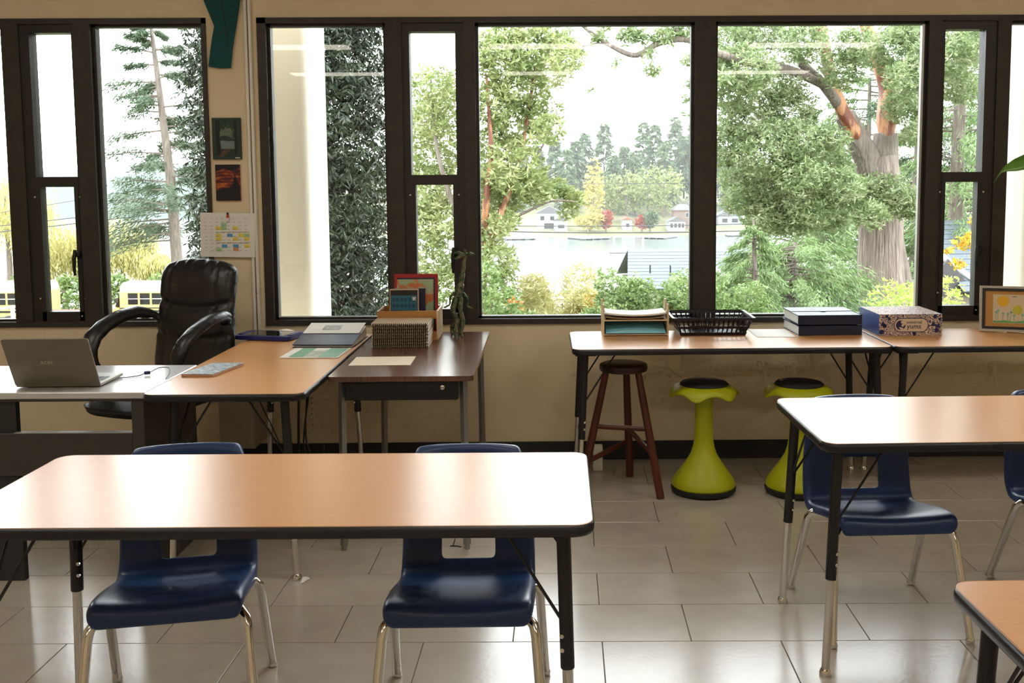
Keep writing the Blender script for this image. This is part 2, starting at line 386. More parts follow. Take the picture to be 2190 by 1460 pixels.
# ------------------------------------------------------------------ blue student chairs
def chair_mesh():
    prof = [(-.205, .366), (-.217, .380), (-.219, .398), (-.208, .415), (-.185, .422), (-.13, .416), (-.06, .402), (.02, .385), (.09, .368), (.145, .358), (.182, .362), (.204, .380), (.215, .402), (.221, .430), (.226, .47), (.231, .515), (.236, .56), (.241, .61), (.245, .66), (.248, .70), (.250, .722), (.252, .738), (.256, .747), (.263, .749), (.271, .744), (.274, .732)]
    half = [.188, .195, .199, .202, .204, .206, .208, .209, .208, .207, .206, .205, .205, .204, .203, .201, .197, .192, .187, .182, .178, .172, .166, .164, .166, .170]
    M_ = 22; v = []; n = len(prof)
    for i, (y, z) in enumerate(prof):
        y0, z0 = prof[max(i - 1, 0)]; y1, z1 = prof[min(i + 1, n - 1)]; l = math.hypot(y1 - y0, z1 - z0); ty, tz = (y1 - y0) / l, (z1 - z0) / l
        ny, nz = -tz, ty                     # sitting-side normal
        for k in range(M_ + 1):
            s = -1 + 2 * k / M_; e = max(0, (abs(s) - .86) / .14)
            x = half[i] * (math.copysign(min(abs(s) / .86, 1), s) * (1 - .05) + math.copysign(.05 * math.sin(e * PI / 2), s))
            cup = .012 * (min(abs(s) / .86, 1) ** 2) if 3 <= i <= 10 else (.018 * (min(abs(s) / .86, 1) ** 2) if i > 10 else 0)
            dn = cup - .030 * (1 - math.cos(e * PI / 2)) * (.4 if i < 3 else 1)
            topc = (-.034 * abs(s) ** 2.2) if i > 15 else 0    # arched top edge
            v.append((x, y + ny * dn, z + nz * dn + topc * max(0, min(1, (i - 15) / 5))))
    f = []
    for i in range(n - 1):
        for k in range(M_):
            s = -1 + 2 * (k + .5) / M_
            zc = (prof[i][1] + prof[i + 1][1]) / 2
            if i >= 11 and .405 < zc < .535 and abs(s) < .355: continue
            f.append((i * (M_ + 1) + k, i * (M_ + 1) + k + 1, (i + 1) * (M_ + 1) + k + 1, (i + 1) * (M_ + 1) + k))
    return MB().add(v, f)
def make_chair():
    root = empty('student_chair'); me = chair_mesh().mesh('seat_shell', BLUEP, smooth='all'); sh = link('seat_shell', me, root)
    so = sh.modifiers.new('solid', 'SOLIDIFY'); so.thickness = .007; so.offset = 0
    sb = sh.modifiers.new('sub', 'SUBSURF'); sb.levels = 1; sb.render_levels = 2
    for sx in (-1, 1):
        for fr in (-1, 1):
            if fr < 0: pts = [(sx * .10, -.10, .375), (sx * .160, -.125, .374), (sx * .190, -.148, .366), (sx * .206, -.164, .348), (sx * .211, -.173, .322), (sx * .236, -.252, .014)]
            else: pts = [(sx * .10, .06, .352), (sx * .175, .075, .356), (sx * .206, .092, .352), (sx * .219, .105, .334), (sx * .222, .114, .308), (sx * .236, .255, .014)]
            sm = [Vector(pts[0])]
            lg = MB().tube(pts, .0142, 12).build('leg', CHROME, root, smooth=True)
            x, y, _ = pts[-1]; MB().lathe([(.011, .026), (.0145, .018), (.017, .009), (.015, .002), (.009, 0)], 12, T(x, y, 0)).build('glide', CHROME, lg, smooth=True)
    MB().tube([(-.12, -.10, .375), (.12, -.10, .375)], .0105, 8).tube([(-.12, .06, .352), (.12, .06, .352)], .0105, 8).build('under_frame', CHROME, root, smooth=True)
    return root
chair0 = make_chair()
for i, (x, y, a, lab) in enumerate(((-1.100, -2.735, 11, 'blue plastic chair turned slightly, tucked under the left part of the foreground table'),
        (-.262, -2.770, 0.5, 'blue plastic chair tucked under the right part of the foreground table'),
        (1.160, -2.085, 2.5, 'blue plastic chair facing forward at the oak table in front of the lime stools'),
        (1.965, -2.000, 3, 'blue plastic chair cut off by the right edge of the view'))):
    o = chair0 if i == 0 else copy_tree(chair0)
    o.location = (x, y, 0); o.rotation_euler = (0, 0, math.radians(a)); tag(o, lab, 'chair', 'blue student chairs')

# ------------------------------------------------------------------ office chair
oc = empty('office_chair', (-1.948, -.650, 0), math.radians(-23), 'black leather executive office chair with padded arms behind the grey desk', 'chair')
def pad(nx, nz, fn): 
    v = []; f = []
    for i in range(nz + 1):
        for k in range(nx): v.append(fn(k / nx * 2 * PI, i / nz))
    for i in range(nz):
        for k in range(nx): f.append((i * nx + k, i * nx + (k + 1) % nx, (i + 1) * nx + (k + 1) % nx, (i + 1) * nx + k))
    f.append(tuple(range(nx))[::-1]); f.append(tuple(nz * nx + k for k in range(nx)))
    return MB().add(v, f)
def back_fn(th, t):
    t = 1 - (1 - t) ** 1.5; z = .56 + .610 * t
    wv = [.235, .248, .248, .244, .240, .236, .234, .232, .230, .228, .228]; k = t * 10; i = min(int(k), 9); wd = wv[i] + (wv[i + 1] - wv[i]) * (k - i)
    u = max(0, (t - .86) / .14); wd *= max(.35, (1 - u ** 3) ** (1 / 2.4)) if u > 0 else 1
    dp = .055 + .012 * math.sin(t * PI * 3 + .4) ** 2; dp *= (1 if t < .85 else max(.2, 1 - ((t - .85) / .15) ** 3 * .8))
    c, s = math.cos(th), math.sin(th); e = .55
    x = wd * math.copysign(abs(c) ** e, c); y = dp * math.copysign(abs(s) ** .75, s)
    lean = .25 + .075 * t + .05 * (t - .45) ** 2
    wr = .004 * math.sin(18 * x + 9 * z) * (1 if t > .8 else .3) + (.006 * math.sin(95 * x + 14 * z) * max(0, (t - .86) / .14) if s < 0 else 0)
    if s < 0: wr += .014 * math.exp(-((t - .60 - .25 * (x / .22) ** 2 * .2) / .022) ** 2) + .012 * math.exp(-((t - .34 - .04 * (x / .22) ** 2) / .022) ** 2) + .008 * math.exp(-((abs(x) - .150) / .008) ** 2)
    return (x, lean + y + wr, z)
pad(88, 64, back_fn).build('backrest', LEATHER, oc, smooth='all')
def seat_fn(th, t):
    c, s = math.cos(th), math.sin(th); k = math.sin(PI * min(max(t, .02), .98)) ** .45
    return (.255 * k * math.copysign(abs(c) ** .5, c), -.03 + .265 * k * math.copysign(abs(s) ** .5, s) , .450 + .115 * t - (.05 * max(0, -s) ** 2 * k if t > .5 else 0))
pad(36, 10, seat_fn).build('seat', LEATHER, oc, smooth='all')
for sx in (-1, 1):
    pts = [(sx * .200, .275, .84), (sx * .235, .235, .885), (sx * .268, .155, .906), (sx * .282, .055, .892), (sx * .286, -.045, .855), (sx * .284, -.115, .810), (sx * .278, -.150, .755), (sx * .266, -.145, .68), (sx * .25, -.11, .61), (sx * .235, -.08, .545)]
    fine = []
    for i in range(len(pts) - 1):
        for u in (0, .5): fine.append(Vector(pts[i]).lerp(Vector(pts[i + 1]), u))
    fine.append(Vector(pts[-1]))
    arm = MB().tube(fine, [.026] * 3 + [.040] * 10 + [.032] * 3 + [.026] * (len(fine) - 16), 12, squash=(.75, 1.15)).build('armrest', LEATHER, oc, smooth='all')
ped = MB(); ped.lathe([(.03, .47), (.03, .30), (.024, .29), (.024, .13), (.04, .12), (.04, .08)], 14); ped.build('gas_column', BLACKM, oc, smooth=True)
for k in range(5):
    a = 2 * PI * k / 5 + .3; leg = MB().tube([(.03 * math.cos(a), .03 * math.sin(a), .11), (.30 * math.cos(a), .30 * math.sin(a), .075)], [.022, .014], 8).build('base_arm', BLACKM, oc, smooth=True)
    MB().lathe([(.006, -.012), (.024, -.012), (.026, 0), (.024, .012), (.006, .012)], 14, T(.30 * math.cos(a), .30 * math.sin(a), .027) @ RZ(a) @ RX(PI / 2)).build('caster', BLACKM, leg, smooth=True)

# ------------------------------------------------------------------ stools
sw = empty('wooden_stool', (.358, -.555, 0), 0, 'dark mahogany three-legged wooden stool under the window table', 'stool')
MB().lathe([(.0, .606), (.095, .606), (.118, .612), (.123, .626), (.120, .642), (.108, .648), (.0, .645)], 28).build('seat', SEATW, sw, smooth=True)
feet = [(.172, -.165), (.050, .218), (-.222, -.062)]
P = lambda f, z: Vector((f[0] * (.40 + .60 * (1 - z / .61)), f[1] * (.40 + .60 * (1 - z / .61)), z))
for ft in feet: MB().tube([P(ft, .612), P(ft, .45), P(ft, .2), P(ft, 0)], [.017, .019, .0205, .0195], 12).build('leg', STOOLW, sw, smooth=True)
for a, b, z1, z2 in ((2, 0, .335, .335), (1, 0, .27, .215), (2, 1, .155, .205)):
    p, q = P(feet[a], z1), P(feet[b], z2); MB().tube([p, p.lerp(q, .12), p.lerp(q, .5), p.lerp(q, .88), q], [.009, .013, .0135, .013, .009], 10).build('rung', STOOLW, sw, smooth=True)
def wobble(x, y, label):
    r = empty('wobble_stool', (x, y, 0), .15, label, 'stool', 'lime wobble stools')
    MB().lathe([(.10, .0), (.150, .004), (.162, .016), (.163, .030), (.156, .034)], 36).build('base_ring', CUSH, r, smooth=True)
    MB().lathe([(.158, .0345), (.160, .044), (.150, .070), (.122, .110), (.090, .155), (.066, .195), (.053, .235), (.047, .28), (.044, .36), (.044, .44), (.047, .487), (.052, .50)], 36).build('pedestal', LIME, r, smooth='all')
    def mod(i, th, rr, zz):
        s = (math.cos(6 * th) * .5 + .5) ** 1.5; k = (0, 0, .4, 1, 1, .5, .1, 0)[i]
        return rr + .010 * s * k, zz - .028 * s * k
    MB().lathe([(.045, .492), (.10, .508), (.140, .512), (.166, .514), (.167, .521), (.150, .540), (.128, .548), (.118, .548)], 60, mod=mod).build('seat_rim', LIME, r, smooth='all')
    MB().lathe([(.119, .545), (.121, .552), (.112, .561), (.06, .565), (.0, .566)], 30).build('cushion', CUSH, r, smooth='all')
wobble(.757, -.612, 'lime green wobble stool with black cushion, next to the wooden stool')
wobble(1.226, -.635, 'lime green wobble stool with black cushion, partly behind the right-hand oak table')

# ------------------------------------------------------------------ things on the window tables
def sheet(name, x, y, z, wd, dp, rz, m, label, cat, sag=0, th=.0012, group=None):
    v = []; f = []; n = 8
    for i in range(n + 1):
        for j in range(2):
            u = -1 + 2 * i / n; v.append((u * wd / 2, (j - .5) * dp, sag * (1 - u * u) * -1 + th)); 
    nn = len(v); v += [(a, b, c - th) for a, b, c in v]
    for i in range(n):
        a, b, c, e = 2 * i, 2 * i + 1, 2 * i + 3, 2 * i + 2
        f += [(a, b, c, e), (nn + a, nn + e, nn + c, nn + b), (a, e, nn + e, nn + a), (b, nn + b, nn + c, c)]
    f += [(0, nn, nn + 1, 1), (2 * n, 2 * n + 1, nn + 2 * n + 1, nn + 2 * n)]
    return tag(MB().add(v, f).build(name, m, loc=(x, y, z), rot=(0, 0, rz)), label, cat, group)

t = empty('paper_tray', (.433, -.30, H), 0, 'two-tier pale wooden paper tray on the window table beside the black basket', 'paper tray')
side = [(-.10, 0), (.085, 0), (.085, .162), (.055, .178), (.030, .178), (.022, .120), (-.055, .120), (-.075, .165), (-.10, .165)]
YZ = lambda x: Matrix(((0, 0, 1, x), (1, 0, 0, 0), (0, 1, 0, 0), (0, 0, 0, 1)))
for x in (-.171, .163): MB().prism(side, 0, .008, YZ(x)).build('side_panel', PALEW, t)
MB().box(-.163, .163, -.095, .085, .004, .010).build('shelf', PALEW, t); MB().box(-.163, .163, -.095, .085, .078, .084).build('shelf', PALEW, t)
MB().box(-.163, .163, .079, .085, .010, .10).build('back_panel', PALEW, t)
CYAN = mat('cyan_folder', (.20, .55, .70), (.24, .60, .76), 5, .35)
f_ = empty('paper_folder', (.433, -.30, H + .0105), 0, 'shiny light blue folder in the lower slot of the wooden tray', 'folder')
cv = []; fc = []
for i in range(13):
    u = i / 12; x = -.155 + .31 * u
    cv += [(x, -.100, .004), (x, -.094, .010 + .010 * math.sin(PI * u)), (x, .07, .050 + .008 * math.sin(PI * u)), (x, .07, .004)]
for i in range(12):
    for k in range(4): fc.append((4 * i + k, 4 * i + (k + 1) % 4, 4 * i + 4 + (k + 1) % 4, 4 * i + 4 + k))
fc += [(0, 1, 2, 3), (48, 51, 50, 49)]
MB().add(cv, fc).build('cover', CYAN, f_); MB().box(-.150, .150, -.098, .07, 0, .0035).build('paper_block', NAVYC, f_)
sheet('paper_folder', .433, -.312, H + .098, .312, .175, .01, KRAFT, 'tan card folder in the top slot of the wooden tray', 'folder', sag=.010, th=.003)
sheet('paper_stack', .433, -.314, H + .116, .312, .18, 0, PAPER, 'sagging white paper sheets on top of the wooden tray', 'paper', sag=.012, th=.008)

BASK = mat('black_basket_plastic', (.012, .011, .022), rough=.28)
bk = empty('storage_basket', (.832, -.285, H), 0, 'black plastic basket with slotted sides on the window table', 'basket')
bw, bd_, tw, td, bh = .168, .118, .208, .160, .100
rim = MB(); path = rrect(-tw, tw, -td, td, .025, 5); n = len(path)
v = []; f = []
for x, y in path:
    l = math.hypot(x, y); 
    for dd, z in ((0, bh - .012), (.008, bh - .012), (.009, bh - .003), (.0, bh), (-.008, bh - .004), (-.006, bh - .012)): v.append((x + x / l * dd, y + y / l * dd, z))
for i in range(n):
    for k in range(6): f.append((i * 6 + k, i * 6 + (k + 1) % 6, ((i + 1) % n) * 6 + (k + 1) % 6, ((i + 1) % n) * 6 + k))
MB().add(v, f).build('rim', BASK, bk, smooth=True)
def ring(z0, z1, th=.004):
    q = MB(); 
    for z in (0,):
        u0, u1 = z0 / bh, z1 / bh; o0 = (bw + (tw - bw) * u0, bd_ + (td - bd_) * u0); o1 = (bw + (tw - bw) * u1, bd_ + (td - bd_) * u1)
        v = [(sx * o0[0], sy * o0[1], z0) for sx, sy in ((-1, -1), (1, -1), (1, 1), (-1, 1))] + [(sx * o1[0], sy * o1[1], z1) for sx, sy in ((-1, -1), (1, -1), (1, 1), (-1, 1))]
        v += [(x - math.copysign(th, x), y - math.copysign(th, y), z_) for x, y, z_ in v]
        f = []
        for i in range(4):
            j = (i + 1) % 4; f += [(i, j, j + 4, i + 4), (i + 8, i + 12, j + 12, j + 8), (i, i + 8, j + 8, j), (i + 4, j + 4, j + 12, i + 12)]
        q.add(v, f)
    return q
ring(0, .018).build('lower_band', BASK, bk); ring(.040, .052).build('middle_band', BASK, bk); ring(.084, .098).build('upper_band', BASK, bk)
MB().box(-bw + .004, bw - .004, -bd_ + .004, bd_ - .004, 0, .004).build('base', BASK, bk)
for sy in (-1, 1):
    for k in range(15):
        u = -1 + 2 * k / 14; MB().tube([(u * (bw - .004), sy * (bd_ - .002), .012), (u * (tw - .02), sy * (td - .004), .09)], .0056, 4, squash=(1.3, .6)).build('slat', BASK, bk)
for sx in (-1, 1):
    for k in range(10):
        u = -1 + 2 * k / 9; MB().tube([(sx * (bw - .002), u * (bd_ - .004), .012), (sx * (tw - .004), u * (td - .02), .09)], .0056, 4, squash=(.6, 1.3)).build('slat', BASK, bk)
sheet('paper_sheet', 1.150, -.335, H + .0008, .20, .275, -.02, PAPER, 'white sheet lying on the window table between basket and navy files', 'paper')
for i, zz in enumerate((0, .0555)):
    a = empty('accordion_file', (1.430, -.265, H + zz), math.radians(2.2 - i * .8), ('navy accordion file lying under its twin beside the patterned box', 'navy accordion file with flap closed, topmost of the two by the patterned box')[i], 'file', 'navy accordion files')
    MB().box(-.160, .158, -.150, .150, .003, .047).build('paper_block', PAPER, a)
    c = MB(); c.box(-.166, .166, -.158, .155, 0, .003); c.box(-.166, .166, -.158, .155, .047, .050); c.box(-.166, .166, -.160, -.152, .0, .050, b=.003); c.box(.159, .166, -.158, .155, .0, .05); c.build('cover', NAVY, a)
    fl_ = MB(); fl_.box(-.166, .166, -.01, .157, .0502, .0525, b=.001); fo = fl_.build('flap', NAVY, a); MB().box(-.012, .016, -.03, -.005, .0505, .0545, b=.001).build('clasp', BLACKM, fo)

# patterned snack box
PATT = bpy.data.materials.new('doodle_print'); PATT.use_nodes = True
nt = PATT.node_tree; N = nt.nodes; L = nt.links; b = N['Principled BSDF']; b.inputs['Roughness'].default_value = .6
tc = N.new('ShaderNodeTexCoord'); vo = N.new('ShaderNodeTexVoronoi'); vo.inputs['Scale'].default_value = 38
ns = N.new('ShaderNodeTexNoise'); ns.inputs['Scale'].default_value = 30; mixv = N.new('ShaderNodeMixRGB'); mixv.inputs[0].default_value = .03
L.new(tc.outputs['Object'], mixv.inputs[1]); L.new(ns.outputs['Color'], mixv.inputs[2]); L.new(tc.outputs['Object'], ns.inputs['Vector']); L.new(mixv.outputs[0], vo.inputs['Vector'])
sn = N.new('ShaderNodeMath'); sn.operation = 'MULTIPLY'; sn.inputs[1].default_value = 26; L.new(vo.outputs['Distance'], sn.inputs[0])
si = N.new('ShaderNodeMath'); si.operation = 'SINE'; L.new(sn.outputs[0], si.inputs[0])
gt = N.new('ShaderNodeMath'); gt.operation = 'GREATER_THAN'; gt.inputs[1].default_value = .25; L.new(si.outputs[0], gt.inputs[0])
mc = N.new('ShaderNodeMixRGB'); mc.inputs[1].default_value = (.70, .55, .42, 1); mc.inputs[2].default_value = (.035, .035, .13, 1); L.new(gt.outputs[0], mc.inputs[0]); L.new(mc.outputs[0], b.inputs['Base Color'])
BLUEB = mat('blue_box_card', (.035, .085, .33), rough=.4); BOXK = mat('box_kraft', (.70, .56, .43), rough=.6)
yb = empty('snack_box', (1.840, -.285, H), math.radians(.5), 'doodle-patterned cardboard snack box with blue side and oval logo on the window table', 'box')
MB().box(-.163, .163, -.165, .165, 0, .110).build('carton', BLUEB, yb)
MB().box(-.1625, .1625, -.1662, -.1651, .001, .109).build('front_print', PATT, yb)
MB().box(-.1625, .1625, -.1645, .1645, .1101, .1112).build('lid_print', PATT, yb)
pl = MB().prism(rrect(-.088, .092, .018, .092, .036), 0, .0006, T(0, -.1664, 0) @ XZ).build('logo_outline', NAVYINK, yb)
MB().prism(rrect(-.084, .088, .022, .088, .032), 0, .0006, T(0, -.1671, 0) @ XZ).build('logo_plate', BOXK, yb)
lo = MB(); lo.prism(disc(-.052, .055, .025), 0, .0005, T(0, -.1678, 0) @ XZ); lo.build('globe_icon', NAVYINK, yb)
lo = MB(); lo.prism([(-.050, .078), (-.030, .074), (-.028, .060), (-.036, .050), (-.044, .046), (-.050, .054), (-.042, .062), (-.052, .066)], 0, .0004, T(0, -.1684, 0) @ XZ)
lo.prism([(-.062, .046), (-.050, .044), (-.038, .040), (-.040, .033), (-.052, .030), (-.056, .036)], 0, .0004, T(0, -.1684, 0) @ XZ); lo.build('continent', BOXK, yb)
for s, sz, x, z in (('universal', .0225, -.0225, .063), ('yums', .036, -.021, .037)):
    link('lettering', text_mesh(s, sz, NAVYINK), yb, (x, -.1677, z), (PI / 2, 0, 0))
    link('lettering', text_mesh(s, sz, NAVYINK), yb, (x + .0006, -.1677, z), (PI / 2, 0, 0))
do = MB()
for cx, cz, r in ((-.135, .052, .011), (-.112, .088, .008), (-.125, .100, .010), (.135, .028, .012), (.125, .098, .011), (-.150, .020, .013), (.150, .085, .008), (.02, .006, .010)):
    do.prism(disc(cx, max(cz, r + .001), min(r, .1085 - cz), 14), 0, .0004, T(0, -.1664, 0) @ XZ)
for cx, cz in ((-.145, .063), (.118, .060), (.142, .052)): do.prism([(cx - .012, cz - .010), (cx + .014, cz - .012), (cx + .001, cz + .014)], 0, .0004, T(0, -.1664, 0) @ XZ)
do.build('doodle_print', NAVYINK, yb)

# framed child's drawing, standing on the table
fr = empty('framed_drawing', (2.248, -.325, H + .004), math.radians(-18), "framed child's drawing with a yellow sun standing on the window table", 'picture frame')
SILF = mat('silver_frame', (.45, .41, .37), rough=.35, metal=.5); MATB = mat('tan_mat_board', (.50, .26, .07), rough=.7); DRAW = mat('drawing_paper', (.66, .55, .39), rough=.8)
YEL = mat('yellow_paint', (.80, .46, .02), rough=.7); YG = mat('yellow_green_paint', (.56, .52, .05), rough=.7); GRN = mat('green_crayon', (.16, .40, .14), rough=.8); AQ = mat('aqua_crayon', (.27, .48, .40), rough=.8)
FM = RX(math.radians(-9))
q = MB(); q.box(0, .34, -.010, .010, 0, .012, FM); q.box(0, .34, -.010, .010, .226, .238, FM); q.box(0, .012, -.010, .010, .012, .226, FM); q.box(.328, .34, -.010, .010, .012, .226, FM); q.build('frame', SILF, fr)
q = MB(); q.box(.012, .328, -.006, .006, .012, .026, FM); q.box(.012, .328, -.006, .006, .212, .226, FM); q.box(.012, .028, -.006, .006, .026, .212, FM); q.box(.312, .328, -.006, .006, .026, .212, FM); q.build('inner_frame', BLACKP, fr)
MB().box(.028, .312, -.001, .004, .026, .212, FM).build('mat_board', MATB, fr)
MB().box(.066, .275, -.0022, -.0012, .044, .194, FM).build('drawing', DRAW, fr)
star = lambda cx, cz, r: [(cx + (r if k % 2 else r * .66) * math.cos(2 * PI * k / 22), cz + (r if k % 2 else r * .66) * math.sin(2 * PI * k / 22)) for k in range(22)]
FX = FM @ T(0, -.0023, 0) @ XZ
MB().prism(star(.115, .160, .036), 0, .0004, FX).build('sun_print', YEL, fr); MB().prism(star(.185, .115, .03), 0, .0004, FX).build('sun_print', YG, fr)
g = MB(); g.prism([(.068, .046), (.273, .046), (.273, .056), (.22, .062), (.17, .053), (.12, .060), (.08, .054), (.068, .058)], 0, .0004, FX); g.build('grass_print', GRN, fr)
g = MB()
for x, hh in ((.078, .045), (.088, .055), (.112, .04), (.135, .038), (.15, .048), (.165, .03), (.205, .035), (.235, .045)):
    g.prism([(x, .055), (x + .0035, .055), (x + .005, .055 + hh), (x + .002, .055 + hh)], 0, .0005, FX); g.prism(disc(x + .004, .055 + hh, .007, 8), 0, .0005, FX)
g.build('flower_print', AQ, fr)
MB().prism([(.14, -.02), (.20, -.02), (.18, .17), (.16, .17)], -.003, .0, T(0, .075, .0) @ RX(math.radians(15)) @ T(0, 0, .02) @ XZ).build('easel_back', BLACKP, fr)

# leafy potted plant, mostly beyond the right edge
pp = empty('potted_plant', (2.88, -.49, H + .001), 0, 'potted plant with broad arching green leaves at the right end of the window', 'plant')
MB().lathe([(.0, 0), (.085, 0), (.115, .20), (.125, .205), (.125, .225), (.105, .225), (.10, .19), (0, .185)], 24).build('pot', WHITEP, pp, smooth=True)
LEAFG = mat('plant_leaf', (.075, .20, .02), (.12, .27, .04), 9, .3)
def blade(pts, ws, name='leaf', side=None):
    v = []; f = []; pts = [Vector(p) for p in pts]
    for i, p in enumerate(pts):
        tg = (pts[min(i + 1, len(pts) - 1)] - pts[max(i - 1, 0)]).normalized(); sd = Vector(side) if side else tg.cross(Vector((0, 0, 1))).normalized()
        v += [p - sd * ws[i] + Vector((0, 0, .35 * ws[i])), p, p + sd * ws[i] + Vector((0, 0, .35 * ws[i]))]
    for i in range(len(pts) - 1):
        for k in (0, 1): f.append((3 * i + k, 3 * i + k + 1, 3 * i + 4 + k, 3 * i + 3 + k))
    o = MB().add(v, f).build(name, LEAFG, pp, smooth='all'); so = o.modifiers.new('s', 'SOLIDIFY'); so.thickness = .0012; return o
o_ = Vector((2.88, -.49, H))
rel = lambda *a: [Vector(p) - o_ for p in a]
blade(rel((2.86, -.49, .96), (2.80, -.50, 1.20), (2.70, -.52, 1.46), (2.58, -.545, 1.585), (2.46, -.565, 1.635), (2.37, -.58, 1.635), (2.29, -.59, 1.615), (2.238, -.595, 1.604), (2.216, -.60, 1.594), (2.198, -.60, 1.568), (2.180, -.60, 1.537)), [.004, .004, .006, .030, .046, .046, .034, .016, .007, .0035, .001], side=(0, .5, .86))
for a, l, hh in ((.3, .32, .75), (1.4, .3, .6), (2.3, .25, .7), (-.6, .3, .62), (-1.2, .2, .85)):
    c, s = math.cos(a), math.sin(a)
    blade([(0, 0, .2), (c * .05, s * .05, .45), (c * l * .5, s * l * .4, hh), (c * l * .8, s * l * .5, hh + .08), (c * l * 1.1, s * l * .6, hh + .06), (c * l * 1.4, s * l * .7, hh - .04)], [.004, .005, .02, .05, .035, .001])

# ------------------------------------------------------------------ things on the teacher's tables
lp = empty('laptop', (-1.955, -1.632, H), math.radians(.8), 'open silver laptop seen from behind on the grey desk', 'laptop')
MB().box(-.165, .165, .0, .225, .004, .018, b=.003).build('base', SILVER, lp)
LM = T(0, .004, .012) @ RX(math.radians(26))
ld = MB().prism(rrect(-.166, .166, 0, .222, .008, 4), 0, .006, LM @ T(0, 0, 0) @ XZ).build('lid', SILVER, lp)
MB().prism(rrect(-.158, .158, .012, .214, .004, 3), -.001, 0, LM @ T(0, .0002, 0) @ XZ).build('screen', SCREENM, lp)
me = text_mesh('acer', .030, mat('pale_logo', (.55, .48, .36), rough=.4, metal=.3), align='CENTER'); me.transform(LM @ T(-.015, -.0065, .105) @ RX(PI / 2)); link('lettering', me, ld)
ky = MB()
for r_ in range(4):
    for c_ in range(13): ky.box(-.15 + c_ * .0232, -.15 + c_ * .0232 + .019, .05 + r_ * .022, .05 + r_ * .022 + .018, .018, .0195)
ky.build('keyboard', BLACKP, lp)
CABLEM = mat('grey_cable', (.16, .15, .18), rough=.5)
cb = empty('usb_cable', (0, 0, 0), 0, 'thin grey cable with a small blue plug lying on the grey desk', 'cable')
def bez(pts, n=8):
    out = []; P_ = [Vector(p) for p in pts]
    for i in range(len(P_) - 1):
        a, b_, c, d_ = P_[max(i - 1, 0)], P_[i], P_[i + 1], P_[min(i + 2, len(P_) - 1)]
        for k in range(n):
            t_ = k / n; out.append(.5 * ((2 * b_) + (c - a) * t_ + (2 * a - 5 * b_ + 4 * c - d_) * t_ ** 2 + (3 * b_ - a - 3 * c + d_) * t_ ** 3))
    return out + [P_[-1]]
MB().tube(bez([(-1.785, -1.47, H + .008), (-1.76, -1.44, H + .0035), (-1.725, -1.405, H + .004), (-1.712, -1.392, H + .010)]), .0022, 6).tube(bez([(-1.692, -1.375, H + .012), (-1.672, -1.33, H + .022), (-1.632, -1.33, H + .022), (-1.602, -1.40, H + .012), (-1.588, -1.48, H + .004)]), .0022, 6).build('cord', CABLEM, cb, smooth=True)
MB().box(-.012, .012, -.007, .007, .004, .018, T(-1.702, -1.383, H) @ RZ(.5), b=.002).build('plug', NAVYINK, cb)
nb = empty('notebook', (-1.452, -1.30, H), math.radians(-3), 'small patterned notebook lying alone on the oak teacher table', 'notebook')
FLORAL = mat('floral_cover', (.45, .52, .54), (.16, .22, .26), 55, .5, ramp=(.42, .58)); FPINK = mat('pink_page_edge', (.55, .34, .26), rough=.7)
sk = Matrix(((1, .14, 0, 0), (0, 1, 0, 0), (0, 0, 1, 0), (0, 0, 0, 1)))
MB().box(-.068, .066, -.128, .130, .001, .011, sk).build('pages', FPINK, nb); MB().box(-.070, .068, -.130, .132, .011, .0128, sk).build('cover', FLORAL, nb)

TABB = mat('royal_blue_bumper', (.015, .024, .16), rough=.4); SCR = mat('tablet_screen', (.02, .022, .022), rough=.05, spec=.6)
tb = empty('tablet', (-1.462, -.375, H), math.radians(-12), 'tablet in a blue bumper case lying behind the office chair arm', 'tablet')
MB().prism(rrect(-.155, .155, -.10, .10, .03), .004, .024).build('bumper', TABB, tb); MB().prism(rrect(-.112, .112, -.075, .075, .006), .0241, .0252).build('screen', SCR, tb)
for sx in (-1, 1): MB().prism(rrect(sx * .135 - .014, sx * .135 + .014, -.06, .06, .01), .0241, .028).build('grip', TABB, tb)
for x, y in ((-.12, -.07), (.12, -.07), (0, .07)): MB().box(x - .02, x + .02, y - .012, y + .012, 0, .004).build('foot_pad', BLACKP, tb)
sheet('folded_card', -1.425, -.19 - .05, H + .001, .14, .055, math.radians(-8), CREAM, 'cream folded card lying behind the tablet', 'card', sag=-.02, th=.002)
PINKP = mat('pink_paper', (.70, .33, .30), (.78, .70, .66), 16, .6, ramp=(.45, .5))
sheet('flyer', -1.255, -.27 - .03, H + .001, .09, .055, .3, PINKP, 'pink and white flyer lying between the tablet and the binder', 'paper')
# ring binder, opened, wedge shaped, with a white printed sheet
bi = empty('ring_binder', (-1.112, -.545, H), math.radians(-1.5), 'navy ring binder stuffed with papers on the oak teacher table', 'binder')
prof = [(-.155, .0), (.19, .0), (.19, .070), (.155, .074), (-.150, .016), (-.155, .012)]
MB().prism([(-.150, .003), (.185, .003), (.185, .058), (-.140, .010)], -.145, .142, YZ(0)).build('paper_block', PAPER, bi)
MB().prism([(-.155, 0), (.19, 0), (.19, .003), (-.155, .003)], -.150, .148, YZ(0)).build('back_cover', NAVY, bi)
MB().prism([(-.156, .012), (.03, .040), (.03, .043), (-.156, .0155)], -.150, .146, YZ(0)).build('front_cover', NAVYC, bi)
GINK = mat('grey_print', (.33, .33, .34), (.6, .6, .6), 60, .7)
MB().prism([(.022, .0435), (.19, .072), (.19, .074), (.022, .0455)], -.145, .140, YZ(0)).build('printed_sheet', PAPER, bi)
MB().prism([(.075, .0555), (.145, .0674), (.145, .0679), (.075, .0560)], -.06, .03, YZ(0)).build('print', GINK, bi)
mg = empty('magazine', (-1.112, -.862, H), math.radians(-2), 'green and white magazine lying in front of the navy binder', 'magazine')
GRNP = mat('green_print', (.06, .30, .17), (.10, .36, .22), 12, .4)
